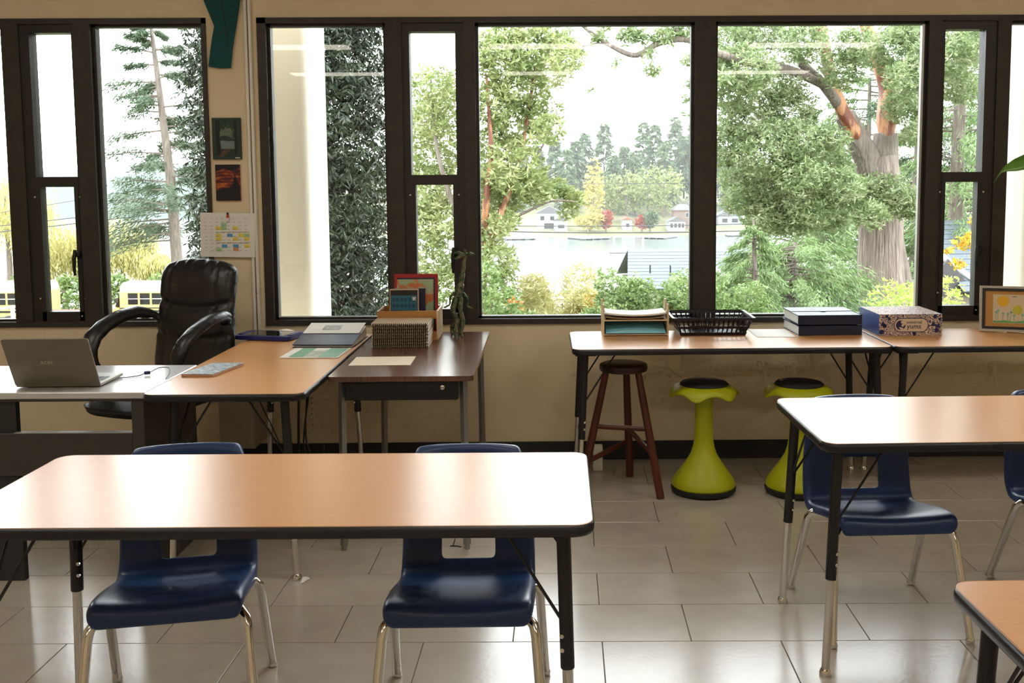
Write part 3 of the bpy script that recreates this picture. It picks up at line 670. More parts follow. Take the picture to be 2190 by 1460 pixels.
MB().box(-.135, .135, -.138, .125, .0008, .0045).build('pages', PAPER, mg)
MB().box(-.095, -.030, -.125, .12, .0046, .0052).build('print', GRNP, mg); MB().box(.040, .128, -.13, .12, .0046, .0052).build('print', GRNP, mg); MB().box(-.030, .040, -.12, .05, .0046, .0050).build('print', mat('photo_print', (.5, .5, .42), (.2, .3, .2), 45, .4), mg)
sheet('paper_sheet', -.762, -1.087, H + .0008, .272, .22, .02, CREAM, 'cream letter sheet lying on the front of the walnut desk', 'paper')
# eight spiral notebooks
coil = MB()
for k in range(28):
    x = -.130 + .26 * k / 27; coil.tube([(x, .0075 * math.cos(a) + .003, .0073 + .0056 * math.sin(a)) for a in [2 * PI * j / 8 for j in range(9)]], .0016, 4, caps=False)
coil_me = coil.mesh('spiral_coil', mat('coil_wire', (.62, .50, .32), rough=.3, metal=.6))
body_me = MB().box(-.137, .137, .012, .205, .0014, .0130).mesh('pages', PAPER)
strip_me = MB().box(-.134, .134, .0085, .0118, .0006, .0138).mesh('coil_shadow_strip', BLACKP)  # black strip paints the shadow seen between the coil rings
cov_me = MB().box(-.138, .138, .012, .207, .0131, .0142).box(-.138, .138, .012, .207, .0003, .0013).mesh('covers', KRAFT)
for i in range(8):
    o = empty('spiral_notebook', (-.738 + random.uniform(-.003, .003), -.722 + random.uniform(-.003, .003), H + i * .0149), math.radians(1.0 + random.uniform(-.6, .6)),
        ('bottom kraft spiral notebook of the stack, resting on the walnut desk', 'second kraft spiral notebook from the bottom of the stack', 'third kraft spiral notebook from the bottom of the stack', 'fourth kraft spiral notebook from the bottom of the stack', 'fourth kraft spiral notebook from the top of the stack', 'third kraft spiral notebook from the top of the stack', 'kraft spiral notebook just under the topmost of the stack', 'topmost kraft spiral notebook of the stack on the walnut desk')[i], 'notebook', 'spiral notebooks in the stack')
    link('pages', body_me, o); link('coil_shadow_strip', strip_me, o); link('covers', cov_me, o); c = link('spiral_coil', coil_me, o); tag(c, kind='stuff')
# open wooden box with books
wb = empty('wooden_box', (-.733, -.372, H), math.radians(1), 'open pine box holding upright books behind the spiral notebooks', 'box')
q = MB().box(-.153, .153, -.118, .118, 0, .008).build('base', PINE, wb)
for sx in (-1, 1): MB().box(*((.145, .155) if sx > 0 else (-.155, -.145)), -.118, .118, .0081, .150).build('side_board', PALEW if sx > 0 else PINE, wb)
MB().box(-.145, .145, -.118, -.108, .110, .150).build('front_rail', PINE, wb); MB().box(-.145, .145, -.118, -.108, .0081, .045).build('front_rail', PINE, wb)
MB().box(-.145, .145, .108, .118, .0081, .150).build('back_board', PINE, wb)
bk1 = empty('picture_book', (-.715, -.302, H + .012), 0, 'red-bordered picture book standing at the back of the pine box', 'book')
BM = RX(math.radians(-6)); ARTG = mat('green_orange_art', (.36, .45, .27), (.62, .17, .05), 14, .6, ramp=(.50, .56))
MB().box(-.115, .115, 0, .016, 0, .308, BM, b=.002).build('cover', RED, bk1); MB().box(-.100, .100, -.0012, 0, .01, .288, BM).build('border_print', NAVY, bk1); MB().box(-.100, .092, -.0022, -.0012, .01, .280, BM).build('cover_art', ARTG, bk1)
bk2 = empty('slim_book', (-.735, -.345, H + .011), 0, 'slim dark navy book standing in the pine box behind the calculator', 'book')
MB().box(-.090, .075, 0, .010, 0, .238, RX(math.radians(-4)), b=.001).build('cover', NAVY, bk2); MB().box(-.088, .073, .001, .009, .002, .2385, RX(math.radians(-4))).build('pages', PAPER, bk2)
ca = empty('boxed_calculator', (-.765, -.385, H + .012), 0, 'boxed calculator with teal keys and a pi sign in the pine box', 'calculator')
CM = RX(math.radians(-4)); TEALK = mat('teal_keys', (.02, .14, .20), rough=.5); BEIGE = mat('beige_card', (.58, .43, .28), rough=.6)
MB().box(-.075, .075, 0, .020, 0, .238, CM, b=.002).build('carton', BEIGE, ca); MB().box(-.070, .070, -.0012, 0, .02, .232, CM).build('dark_panel', BLACKP, ca); MB().box(-.067, .067, -.0022, -.0012, .10, .205, CM).build('key_panel', TEALK, ca)
ks = MB()
for r_ in range(3):
    for c_ in range(6): ks.box(-.060 + c_ * .0205, -.060 + c_ * .0205 + .014, -.0032, -.0022, .112 + r_ * .031, .112 + r_ * .031 + .018, CM)
ks.build('key_print', mat('teal_key_dark', (.01, .07, .12), rough=.5), ca)
me = text_mesh('\u03c0', .034, PAPER); me.transform(CM @ T(.042, -.0034, .178) @ RX(PI / 2)); link('lettering', me, ca)
for k in range(7): pass
# giraffe figurine
gi = empty('giraffe_figurine', (-.482, -.345, H), math.radians(15), 'green mottled metal giraffe figurine standing on the walnut desk', 'figurine')
GIR = mat('patina_metal', (.03, .085, .035), (.20, .17, .09), 45, .42, metal=.3, bump=.6, bscale=160, ramp=(.4, .6))
g = MB(); g.tube(bez([(-.008, .0, .175), (-.006, .0, .205), (.0, 0, .235), (.010, 0, .275), (.020, -.002, .33), (.028, -.004, .39), (.032, -.006, .415)]), [.012] * 8 + [.023] * 8 + [.020] * 8 + [.014] * 8 + [.011] * 8 + [.009] * 8 + [.009], 12); g.build('body_and_neck', GIR, gi, smooth='all')
hd = MB(); hd.tube([(.050, -.004, .424), (.034, -.006, .424), (.012, -.012, .416), (-.012, -.02, .408), (-.026, -.024, .405)], [.007, .013, .012, .008, .005], 10); hd.tube([(.036, -.018, .425), (.056, -.034, .430), (.078, -.045, .426)], [.004, .011, .002], 8); hd.tube([(.030, .008, .425), (.004, .022, .432), (-.024, .030, .429)], [.004, .010, .002], 8)
hd.tube([(.030, -.012, .434), (.029, -.013, .452)], .0035, 6); hd.tube([(.038, .002, .434), (.039, .003, .452)], .0035, 6); hd.build('head', GIR, gi, smooth='all')
for x, y, x2, y2 in ((-.016, -.010, -.034, -.062), (.006, -.010, .004, -.05), (-.016, .012, -.030, .060), (.008, .012, .012, .072)):
    MB().tube(bez([(x, y, .20), (x * 1.6 - .008, y * 2.0, .14), ((x + x2) / 2 + .008, (y + y2) / 2, .085), (x2 - .004, y2, .03), (x2, y2 - .004, .001)]), [.012] * 8 + [.010] * 8 + [.011] * 8 + [.0065] * 8 + [.009], 8).build('leg', GIR, gi, smooth='all')
MB().tube(bez([(-.018, -.01, .232), (-.050, -.02, .208), (-.055, -.025, .170), (-.085, -.03, .155)]), [.007] * 8 + [.006] * 8 + [.005] * 8 + [.004], 6).build('foreleg', GIR, gi, smooth='all')
MB().tube(bez([(.020, .0, .225), (.042, -.01, .190), (.040, -.015, .158), (.066, -.02, .140)]), [.008] * 8 + [.006] * 8 + [.006] * 8 + [.005], 6).build('foreleg', GIR, gi, smooth='all')

# ------------------------------------------------------------------ on the wall
rc = empty('cable_raceway', (0, 0, 0), 0, 'white plastic cable raceway running down the wall beside the window', 'raceway')
MB().box(-1.650, -1.634, -.016, 0, .60, 2.94, b=.003).build('channel', WHITEP, rc); MB().box(-1.626, -1.610, -.022, 0, .60, 2.94, b=.003).build('channel', WHITEP, rc); MB().box(-1.634, -1.626, -.006, 0, .60, 2.94).build('groove', mat('raceway_groove', (.32, .25, .18), rough=.7), rc)
en = empty('wall_enclosure', (-1.69, 0, .14), 0, 'beige metal enclosure fixed low on the wall under the teacher table', 'wall box')
MB().box(-.095, .095, -.245, 0, 0, .46, b=.004).build('housing', mat('beige_metal', (.40, .36, .29), rough=.5), en); MB().box(-.088, .088, -.249, -.2455, .01, .45, b=.002).build('cover_plate', mat('beige_metal_plate', (.42, .38, .30), rough=.5), en)
te = empty('felt_banner', (0, 0, 0), 0, 'teal felt cloth strip hanging on the wall between the windows', 'wall hanging')
out = [(-1.90, 2.66), (-1.862, 2.545), (-1.806, 2.40), (-1.822, 2.33), (-1.846, 2.186), (-1.79, 2.178), (-1.727, 2.178), (-1.714, 2.28), (-1.690, 2.40), (-1.664, 2.54), (-1.656, 2.66)]
MB().prism(out, 0, .012, T(0, -.008, 0) @ XZ).build('cloth', TEAL, te)
MB().prism([(-1.745, 2.66), (-1.755, 2.5), (-1.743, 2.40), (-1.735, 2.3), (-1.738, 2.3), (-1.748, 2.40), (-1.760, 2.5), (-1.751, 2.66)], 0, .002, T(0, -.0205, 0) @ XZ).build('seam', BLACKINK, te)
for x, z, l, a in ((-1.81, 2.50, .03, .2), (-1.80, 2.45, .03, .1), (-1.775, 2.37, .025, -.1), (-1.79, 2.28, .012, .0), (-1.80, 2.225, .02, .2), (-1.70, 2.50, .03, -.1), (-1.705, 2.45, .03, 0), (-1.715, 2.38, .03, .05)):
    MB().box(-l / 2, l / 2, -.022, -.0205, -.002, .002, T(x, 0, z) @ Matrix.Rotation(a, 4, 'Y')).build('stitch_mark', BLACKINK, te)
MB().prism([(-1.806, 2.40), (-1.822, 2.33), (-1.815, 2.32), (-1.797, 2.37)], 0, .004, T(0, -.002, 0) @ XZ).build('underside_fold', BLACKINK, te)
p1 = empty('painting', (-1.763, 0, 1.80), 0, 'dark green woodland and lake painting on the wall between the windows', 'painting')
G1 = mat('painted_dark_green', (.012, .030, .018), (.02, .05, .03), 30, .55)
G2 = mat('painted_mid_green', (.03, .10, .045), rough=.55); BKT = mat('painted_trunk', (.008, .014, .010), rough=.55)
MB().box(-.077, .077, -.016, 0, -.112, .112).build('canvas', G1, p1)
def flat(pts, m, parent, y, nm='paint_print'): return MB().prism(pts, 0, .0006, T(0, y, 0) @ XZ).build(nm, m, parent)
flat([(-.034, -.01), (-.036, .03), (-.028, .052), (-.012, .046), (-.004, .066), (.010, .054), (.020, .064), (.034, .040), (.040, .012), (.042, -.02), (-.03, -.02)], mat('painted_pale_sky', (.16, .20, .13), (.10, .14, .09), 60, .55), p1, -.0162)
flat([(-.035, -.008), (-.005, -.002), (.045, -.006), (.045, -.055), (-.03, -.055)], mat('painted_water', (.13, .21, .22), (.20, .25, .24), 50, .5), p1, -.0169)
flat([(-.045, .002), (-.02, .016), (.005, .014), (.05, -.008), (.05, -.014), (-.045, -.010)], G1, p1, -.0176)
flat([(-.05, -.098), (-.01, -.055), (.03, -.055), (.0, -.08), (-.02, -.098)], mat('painted_shore', (.11, .055, .035), rough=.6), p1, -.0176)
prng = random.Random(5)
for k in range(34):
    a_ = prng.uniform(0, 2 * PI); cx_, cz_ = .044 * math.cos(a_), .030 + .042 * math.sin(a_)
    if cz_ > .004: flat(disc(cx_, cz_, prng.uniform(.004, .011), 8), G1 if k % 3 else G2, p1, -.0178 - k * .00002, 'leaf_dab')
for x_ in (-.052, -.040, .048): flat([(x_ - .005, -.09), (x_ + .006, -.09), (x_ + .003, .10), (x_ - .003, .10)], BKT, p1, -.0186, 'trunk_dab')
flat([(.045, -.107), (.070, -.107), (.070, -.102), (.045, -.102)], PAPER, p1, -.0176)
p2 = empty('painting', (-1.765, 0, 1.562), 0, 'red and black sunset painting on the wall above the colour-coded schedule', 'painting')
SUN = bpy.data.materials.new('painted_sunset'); SUN.use_nodes = True; nt = SUN.node_tree; N = nt.nodes; L = nt.links; b = N['Principled BSDF']; b.inputs['Roughness'].default_value = .55
tc = N.new('ShaderNodeTexCoord'); mp = N.new('ShaderNodeMapping'); mp.inputs['Scale'].default_value = (14, 1, 75); n1 = N.new('ShaderNodeTexNoise'); n1.inputs['Scale'].default_value = 1; n1.inputs['Detail'].default_value = 4
r = N.new('ShaderNodeValToRGB'); e = r.color_ramp.elements; e[0].position = .36; e[0].color = (.012, .008, .02, 1); e[1].position = .66; e[1].color = (.55, .15, .02, 1); k = e.new(.5); k.color = (.16, .015, .012, 1)
L.new(tc.outputs['Object'], mp.inputs[0]); L.new(mp.outputs[0], n1.inputs['Vector']); L.new(n1.outputs['Fac'], r.inputs[0]); L.new(r.outputs[0], b.inputs['Base Color'])
MB().box(-.066, .066, -.014, 0, -.098, .098).build('canvas', SUN, p2)
BK = mat('painted_black', (.008, .007, .010), rough=.6)
flat([(-.065, -.097), (.065, -.097), (.065, -.02), (.04, .045), (.025, -.015), (.0, -.035), (-.03, -.03), (-.065, -.045)], BK, p2, -.0142); flat([(-.065, .06), (-.02, .075), (.03, .062), (.065, .08), (.065, .097), (-.065, .097)], BK, p2, -.0142)
sc = empty('schedule_sheet', (-1.774, 0, 1.276), math.radians(0), 'white schedule sheet with coloured cells in a clear sleeve on the wall', 'paper')
MB().box(-.148, .148, -.020, -.0185, -.121, .121, Matrix.Rotation(.02, 4, 'Y')).build('sheet', PAPER, sc)
colr = {'y': mat('cell_yellow', (.78, .62, .10), rough=.7), 'g': mat('cell_green', (.36, .60, .30), rough=.7), 'b': mat('cell_blue', (.10, .34, .62), rough=.7), 'o': mat('cell_orange', (.75, .30, .16), rough=.7), 'k': mat('cell_grey', (.55, .52, .46), rough=.7)}
grid = ['..........', '...g......', '..yg.y....', '..kkkkkk..', '..y.b.yg..', '..y..y.y..', '..kkkkkk..', '...b.b.y..', '..g..o....']
for r_, row in enumerate(grid):
    for c_, ch in enumerate(row):
        if ch != '.':
            x = -.115 + c_ * .031 - .012; z = .075 - r_ * .0195; MB().box(x, x + .030, -.0212, -.0202, z - .008 if ch != 'k' else z - .003, z + .010 if ch != 'k' else z + .003).build('cell_print', colr[ch], sc)
tx = MB(); trng = random.Random(3)
for r_ in range(10):
    for c_ in range(8):
        x = -.125 + c_ * .031; z = .090 - r_ * .0195; tx.box(x, x + trng.uniform(.008, .018), -.0216, -.0213, z - .001, z + .001)
tag(tx.build('text_print', mat('faint_print', (.35, .34, .34), rough=.8), sc), kind='stuff')
pi_ = empty('push_pin_figure', (-1.768, 0, 1.375), 0, 'tiny red and black figure pin above the schedule sheet', 'pin')
MB().lathe([(.0, 0), (.007, .002), (.008, .012), (.005, .018), (0, .020)], 10, T(0, -.026, -.006)).build('body', mat('pin_red', (.55, .07, .02), rough=.4), pi_, smooth=True); MB().lathe([(0, .012), (.006, .016), (.006, .022), (0, .026)], 10, T(0, -.026, 0)).build('head', BLACKP, pi_, smooth=True); MB().box(-.006, .006, -.030, -.022, -.026, -.006).build('legs', PAPER, pi_); MB().tube([(0, -.026, .004), (0, 0, .004)], .0015, 6).build('pin', CHROME, pi_)

# ------------------------------------------------------------------ odds and ends on the floor
tag(MB().box(-.026, .026, -.03, .03, 0, .135, b=.004).build('white_box', WHITEP, loc=(.243, -.21, 0)), 'small white plastic box standing on the floor by the wooden stool', 'box')
sc1 = MB().add([(-.008, -.02, .001), (.006, -.012, .003), (.012, .02, .012), (-.004, .012, .016), (.02, .028, .002)], [(0, 1, 2, 3), (2, 4, 1)]).build('paper_scrap', PAPER, loc=(-.985, -1.735, 0)); so = sc1.modifiers.new('s', 'SOLIDIFY'); so.thickness = .0008
tag(sc1, 'tiny white paper scrap on the floor in front of the teacher table', 'scrap')
sc2 = MB().tube(bez([(-.02, .0, .002), (-.008, -.004, .004), (.01, -.003, .003), (.028, -.012, .002)]), .0022, 5).tube([(-.008, -.004, .003), (-.004, .02, .012), (-.001, .035, .018)], .002, 5).build('twig', BLACKINK, loc=(-.425, -1.36, 0))
tag(sc2, 'tiny dark twig on the floor seen through the foreground chair back', 'twig')
cbs = empty('power_cord_bundle', (0, 0, 0), 0, 'black power cords hanging under the oak teacher table', 'cable')
for pts, rr in (([(-1.66, -1.30, .70), (-1.72, -1.28, .55), (-1.735, -1.25, .40), (-1.70, -1.2, .26), (-1.66, -1.15, .20)], .0065), ([(-1.10, -1.25, .72), (-1.12, -1.2, .5), (-1.14, -1.15, .35), (-1.2, -1.05, .18), (-1.3, -.9, .03), (-1.5, -.7, .012)], .006),
    ([(-1.07, -1.2, .72), (-1.09, -1.2, .45), (-1.05, -1.2, .32), (-1.03, -1.18, .27), (-1.02, -1.16, .40)], .004), ([(-1.05, -1.25, .70), (-1.10, -1.2, .42), (-1.07, -1.18, .28), (-1.11, -1.16, .2), (-1.16, -1.1, .05), (-1.3, -.95, .01)], .004), ([(-1.45, -.6, .72), (-1.50, -.5, .5), (-1.46, -.4, .3), (-1.40, -.35, .1), (-1.4, -.3, .01)], .003)):
    MB().tube(bez(pts, 6), rr, 6).build('cord', BLACKM, cbs, smooth=True)
ch = MB()
for k in range(11): ch.lathe([(.001, -.004), (.0045, 0), (.001, .004)], 6, T(-1.055, -1.22, .72 - k * .024))
ch.build('bead_chain', CHROME, cbs)

# ------------------------------------------------------------------ outdoors
def ground_z(x, y):
    pts = [(0, -1.1), (8, -1.3), (16, -1.9), (30, -4.0), (60, -7.9), (85, -11.5), (104, -14.2), (120, -16)]
    for (a, za), (b, zb) in zip(pts, pts[1:]):
        if y <= b: return za + (zb - za) * max(0, y - a) / (b - a)
    return -16
v = []; f = []; xs = list(np.linspace(-140, 140, 29)); ys = [.16, 4, 8, 12, 16, 23, 30, 40, 50, 60, 72, 85, 95, 104, 120]
for y in ys:
    for x in xs: v.append((x, y, ground_z(x, y) + .25 * math.sin(x * .37 + y * .21) * min(1, y / 30)))
for j in range(len(ys) - 1):
    for i in range(len(xs) - 1): n = len(xs); f.append((j * n + i, j * n + i + 1, (j + 1) * n + i + 1, (j + 1) * n + i))
GRASS = mat('grass_ground', (.095, .125, .035), (.14, .125, .07), .35, .9, detail=8)
tag(MB().add(v, f).build('ground_slope', GRASS, smooth='all'), kind='structure')
WATER = mat('lake_water', (.06, .08, .08), rough=.22, spec=.6, bump=.6, bscale=.8, bdist=.12)
LZ = -14.07
tag(MB().add([(-1800, 90, LZ), (1200, 90, LZ), (1200, 2300, LZ), (-1800, 2300, LZ)], [(0, 1, 2, 3)]).build('lake', WATER), kind='structure')

# outside piers of the building
PIER = mat('cream_render', (.46, .43, .37), (.43, .40, .34), 1.2, .7)
def pier(x0, x1, y0, y1, label):
    return tag(MB().prism(rrect(x0, x1, y0, y1, .045, 5), -1.4, 3.6).build('building_pier', PIER, smooth=True), label, 'pillar')
pier(-1.98, -1.452, .55, 1.10, 'cream rendered pillar outside the left pane of the middle window')
pier(2.870, 3.45, .55, 1.10, 'white rendered pillar outside at the right end of the window')

# ---- foliage generators
def kites(C, D, Nn, l, wd):              # centres, directions, side vectors -> kite quads
    C = np.asarray(C); D = np.asarray(D); S = np.cross(D, Nn); S /= np.linalg.norm(S, axis=1)[:, None] + 1e-9
    l = np.asarray(l)[:, None]; wd = np.asarray(wd)[:, None]
    V = np.stack([C, C + D * l * .45 + S * wd * .5, C + D * l, C + D * l * .45 - S * wd * .5], 1).reshape(-1, 3)
    return V, np.arange(len(V)).reshape(-1, 4)
def unit(n):
    a = rng.normal(size=(n, 3)); return a / np.linalg.norm(a, axis=1)[:, None]
def blob_pts(blobs, n):
    wt = np.array([b[2] if len(b) > 2 else b[1][0] * b[1][1] * b[1][2] for b in blobs], float); wt /= wt.sum()
    k = rng.choice(len(blobs), n, p=wt); c = np.array([tuple(b[0]) for b in blobs])[k]; r = np.array([b[1] for b in blobs], float)[k]
    return c + unit(n) * r * (rng.uniform(.15, 1, n) ** .45)[:, None]
def foliage(name, blobs, n, l, w, m, parent, per=7, up=.35, droop=0):
    P_ = blob_pts(blobs, n); C = np.repeat(P_, per, 0); D = unit(len(C)); D[:, 2] = D[:, 2] * .7 + up - droop; D /= np.linalg.norm(D, axis=1)[:, None]
    s = rng.uniform(.6, 1.25, len(C))
    V, F = kites(C, D, unit(len(C)), l * s, w * s)
    return tag(link(name, fast_mesh(name, V, F, m), parent), kind='stuff')
def strands(name, blobs, n, length, l, w, m, parent):     # hanging willow strands
    P_ = blob_pts(blobs, n); k = 9; L_ = rng.uniform(.4, 1, n) * length
    C = np.repeat(P_, k, 0); t_ = np.tile(np.linspace(0, 1, k), n); C[:, 2] -= t_ * np.repeat(L_, k); C[:, :2] += rng.normal(size=(len(C), 2)) * l * .2
    D = unit(len(C)) * .45; D[:, 2] -= 1; D /= np.linalg.norm(D, axis=1)[:, None]; s = rng.uniform(.7, 1.3, len(C))
    V, F = kites(C, D, unit(len(C)), l * s, w * s); return tag(link(name, fast_mesh(name, V, F, m), parent), kind='stuff')
def needles(name, base, h, rad, nb, per, l, w, m, parent, t0=.12, droop=.25, hang=.5, gap=0, lean=(0, 0), power=.8, limb=None):
    Cs, Ds = [], []; tubes = MB()
    for i in range(nb):
        t = t0 + (1 - t0) * (i + rng.uniform(0, 1)) / nb; 
        if gap and rng.uniform() < gap: continue
        a = rng.uniform(0, 2 * PI); L_ = rad * (1 - t) ** power * rng.uniform(.6, 1.12) + rad * .06
        o = np.array(base) + np.array([lean[0] * t, lean[1] * t, h * t]); d = np.array([math.cos(a), math.sin(a), rng.uniform(-.05, .28)])
        u = rng.uniform(.18, 1, per) ** .8
        pts = o + np.outer(u * L_, d) + np.outer(-droop * L_ * u ** 2, [0, 0, 1]); pts += rng.normal(size=pts.shape) * L_ * .06
        sd = np.array([-math.sin(a), math.cos(a), 0]); dd = np.outer(np.ones(per), d) * .5 + np.outer(rng.uniform(-1, 1, per), sd) * .9; dd[:, 2] -= hang * rng.uniform(.3, 1.3, per)
        Cs.append(pts); Ds.append(dd / np.linalg.norm(dd, axis=1)[:, None])
        if limb: tubes.tube([tuple(o), tuple(o + d * L_ * .5 + np.array([0, 0, -droop * L_ * .25])), tuple(o + d * L_ * .95 + np.array([0, 0, -droop * L_ * .9]))], [limb, limb * .7, limb * .3], 5)
    C = np.concatenate(Cs); D = np.concatenate(Ds); s = rng.uniform(.6, 1.3, len(C)); V, F = kites(C, D, unit(len(C)), l * s, w * s)
    if limb: tag(tubes.build('branches', BARKG, parent), kind='stuff')
    return tag(link(name, fast_mesh(name, V, F, m), parent), kind='stuff')

BARKG = mat('grey_bark', (.17, .14, .118), (.10, .08, .066), 5, .85, stretch=(5, 5, .6), bump=.9, bscale=5, detail=8, bdist=.06)
BARKP = mat('pale_fissured_bark', (.26, .205, .175), (.13, .10, .085), 3, .85, stretch=(6, 6, .5), bump=1.0, bscale=3.5, detail=8, bdist=.14)
BARKR = mat('peeling_red_bark', (.115, .030, .014), (.34, .16, .075), 2.2, .55, stretch=(3, 3, .8), detail=8, ramp=(.46, .54), bump=.8, bscale=3, bdist=.05)
L_MAD = leafmat('madrone_leaf', [(.075, .125, .040), (.19, .25, .105), (.38, .40, .24)], 2.6)
L_MADY = leafmat('young_madrone_leaf', [(.10, .155, .045), (.23, .28, .10), (.42, .42, .21)], 2.2)
L_FIR = leafmat('fir_needle', [(.035, .062, .032), (.060, .095, .050), (.10, .14, .075)], 2.0, .25)
L_HEM = leafmat('hemlock_needle', [(0.078, 0.140, 0.043), (0.133, 0.211, 0.070), (0.211, 0.289, 0.117)], 1.6, .3)
L_CED = leafmat('cedar_frond', [(.020, .015, .008), (.014, .024, .011), (.028, .046, .022), (.05, .066, .034)], 2.2, .12)
BARKD = mat('dark_bark', (.035, .024, .016), (.022, .016, .011), 6, .9)
L_WIL = leafmat('willow_yellow_leaf', [(.30, .285, .10), (.44, .40, .15), (.38, .39, .17)], .7)
L_HEDGE = leafmat('hedge_leaf', [(0.070, 0.133, 0.031), (0.156, 0.234, 0.070), (0.281, 0.335, 0.156)], 3.5)
L_LIMEH = leafmat('lime_shrub_leaf', [(0.195, 0.312, 0.039), (0.312, 0.429, 0.078), (0.406, 0.468, 0.125)], 3.5)
L_BAM = leafmat('golden_shrub_leaf', [(.26, .26, .09), (.38, .35, .14), (.30, .33, .15)], 2.5)
L_FAR = leafmat('far_conifer', [(.05, .085, .04), (.085, .125, .055), (.13, .17, .075)], .25, .2)
L_FAR2 = leafmat('far_broadleaf', [(.12, .16, .05), (.20, .24, .075), (.26, .28, .10)], .25, .25)
L_YEL = leafmat('far_yellow_leaf', [(.30, .26, .05), (.42, .36, .09), (.46, .42, .16)], .4, .3)
L_ORG = leafmat('maple_yellow_leaf', [(0.468, 0.312, 0.031), (0.562, 0.406, 0.039), (0.484, 0.218, 0.031)], 3, .35)
L_REDB = leafmat('red_shrub_leaf', [(.22, .03, .02), (.30, .06, .04), (.26, .09, .04)], .6, .2)

# dark columnar cedar close to the building
c = empty('columnar_cedar', (-2.26, 3.35, -1.2), 0, 'dark columnar cedar close outside, behind the cream pillar', 'tree')
MB().tube([(0, 0, 0), (.02, 0, 3), (0, 0, 6.5)], [.42, .34, .10], 10).build('trunk', BARKD, c, smooth=True)
ring_ = [((.62 * math.cos(a), .62 * math.sin(a), z), (.33, .33, .42)) for z in np.linspace(.3, 6.6, 17) for a in np.linspace(0, 2 * PI, 9)[:-1] + z]
foliage('foliage', ring_, 42000, .072, .014, L_CED, c, per=6, up=-.75)

# tall thin fir in the left window
p0 = at(372, 600, 26); c = empty('thin_fir', tuple(p0 + Vector((.2, 0, -1.6))), 0, 'tall thin fir with ragged drooping branches seen through the left window', 'tree')
tp = at(322, 48, 26) - Vector(c.location); MB().tube([(0, 0, 0), tuple(tp * .5 + Vector((.12, 0, 0))), tuple(tp)], [.20, .14, .05], 10).build('trunk', BARKG, c, smooth=True)
needles('foliage', (0, 0, 0), tp.z, 2.25, 66, 400, .16, .030, L_FIR, c, t0=.30, droop=.16, hang=.5, gap=.15, lean=(tp.x, tp.y), power=.35, limb=.03)

# madrone left of the lake view: several leaning stems
c = empty('leaning_madrone', tuple(at(1028, 690, 10.2)), 0, 'bushy light green madrone with leaning stems left of the lake view', 'tree')
o_ = Vector(c.location)
for k_, (pts, r0, r1) in enumerate((([(1026, 690, 10.2), (1036, 560, 10.2), (1062, 480, 10.2), (1092, 400, 10.3), (1120, 300, 10.4), (1148, 120, 10.5)], .085, .02), ([(1026, 690, 10.2), (1040, 430, 10.0), (1050, 330, 9.9), (1040, 160, 9.9)], .07, .02), ([(1062, 480, 10.2), (1110, 460, 10.2), (1180, 430, 10.1), (1235, 432, 10.1)], .03, .008), ([(1092, 400, 10.3), (1150, 330, 10.2), (1190, 250, 10.1)], .03, .008), ([(1026, 690, 10.2), (980, 480, 10.1), (935, 320, 10), (920, 150, 10)], .06, .015))):
    P_ = bez([at(*q) - o_ for q in pts], 5); MB().tube(P_, [r0 + (r1 - r0) * i / (len(P_) - 1) for i in range(len(P_))], 8).build('stem', BARKR if k_ in (0, 1) else BARKG, c, smooth=True)
bl = []
for px, py, r in ((930, 190, .42), (905, 260, .4), (950, 250, .45), (925, 340, .5), (900, 420, .5), (945, 470, .5), (915, 560, .5), (960, 610, .4), (900, 640, .35), (1040, 110, .35), (1080, 130, .5), (1140, 110, .45), (1110, 190, .5), (1170, 160, .35), (1210, 130, .3), (1050, 220, .42), (1110, 270, .5), (1060, 320, .5), (1150, 250, .4), (1170, 280, .28), (1040, 400, .42), (1100, 360, .5), (1130, 400, .35), (1070, 440, .4), (1150, 410, .3), (1200, 405, .22), (1225, 425, .2), (1215, 455, .16), (1040, 500, .35), (1060, 560, .35), (1050, 620, .42), (1035, 660, .35), (1080, 480, .25), (1090, 70, .35), (1170, 75, .25), (1200, 100, .25)):
    bl.append((at(px, py, 10.2 + rng.uniform(-.7, .7)) - o_, (r, r, r * .85), r * r))
foliage('foliage', bl, 6400, .10, .030, L_MADY, c, per=7, up=.25)

# big madrone with the forked trunk
c = empty('forked_madrone', tuple(at(1892, 700, 14.5)), 0, 'huge madrone with a pale forked trunk and red peeling limbs right of the lake', 'tree')
o_ = Vector(c.location)
def limbs(lst, m, name='limb', tip=False):
    for pts, r0, r1 in lst:
        P_ = bez([at(*q) - o_ for q in pts], 6); MB().tube(P_, [(r0 + (r1 - r0) * i / (len(P_) - 1)) * (min(1, .15 + i / 7) if tip else 1) for i in range(len(P_))], 14).build(name, m, c, smooth='all')
limbs([([(1895, 720, 14.5), (1888, 640, 14.5), (1882, 560, 14.5), (1885, 470, 14.5), (1884, 400, 14.5), (1876, 335, 14.5)], .49, .37)], BARKP, 'trunk')
limbs([([(1945, 700, 14.9), (1935, 640, 14.9), (1922, 560, 14.9), (1912, 470, 14.8)], .30, .12)], BARKG, 'trunk')
limbs([([(1868, 420, 14.5), (1858, 350, 14.4), (1832, 295, 14.3), (1806, 245, 14.2)], .30, .19), ([(1890, 420, 14.5), (1892, 340, 14.5), (1894, 285, 14.5)], .30, .23)], BARKG)
limbs([([(1845, 315, 14.22), (1826, 280, 14.15), (1800, 232, 14.1), (1778, 170, 14.1), (1762, 90, 14.1), (1750, 20, 14.1)], .15, .10), ([(1898, 345, 14.35), (1896, 260, 14.45), (1898, 190, 14.6), (1880, 130, 14.6), (1858, 70, 14.6), (1840, 10, 14.6)], .22, .11)], BARKR, tip=True)
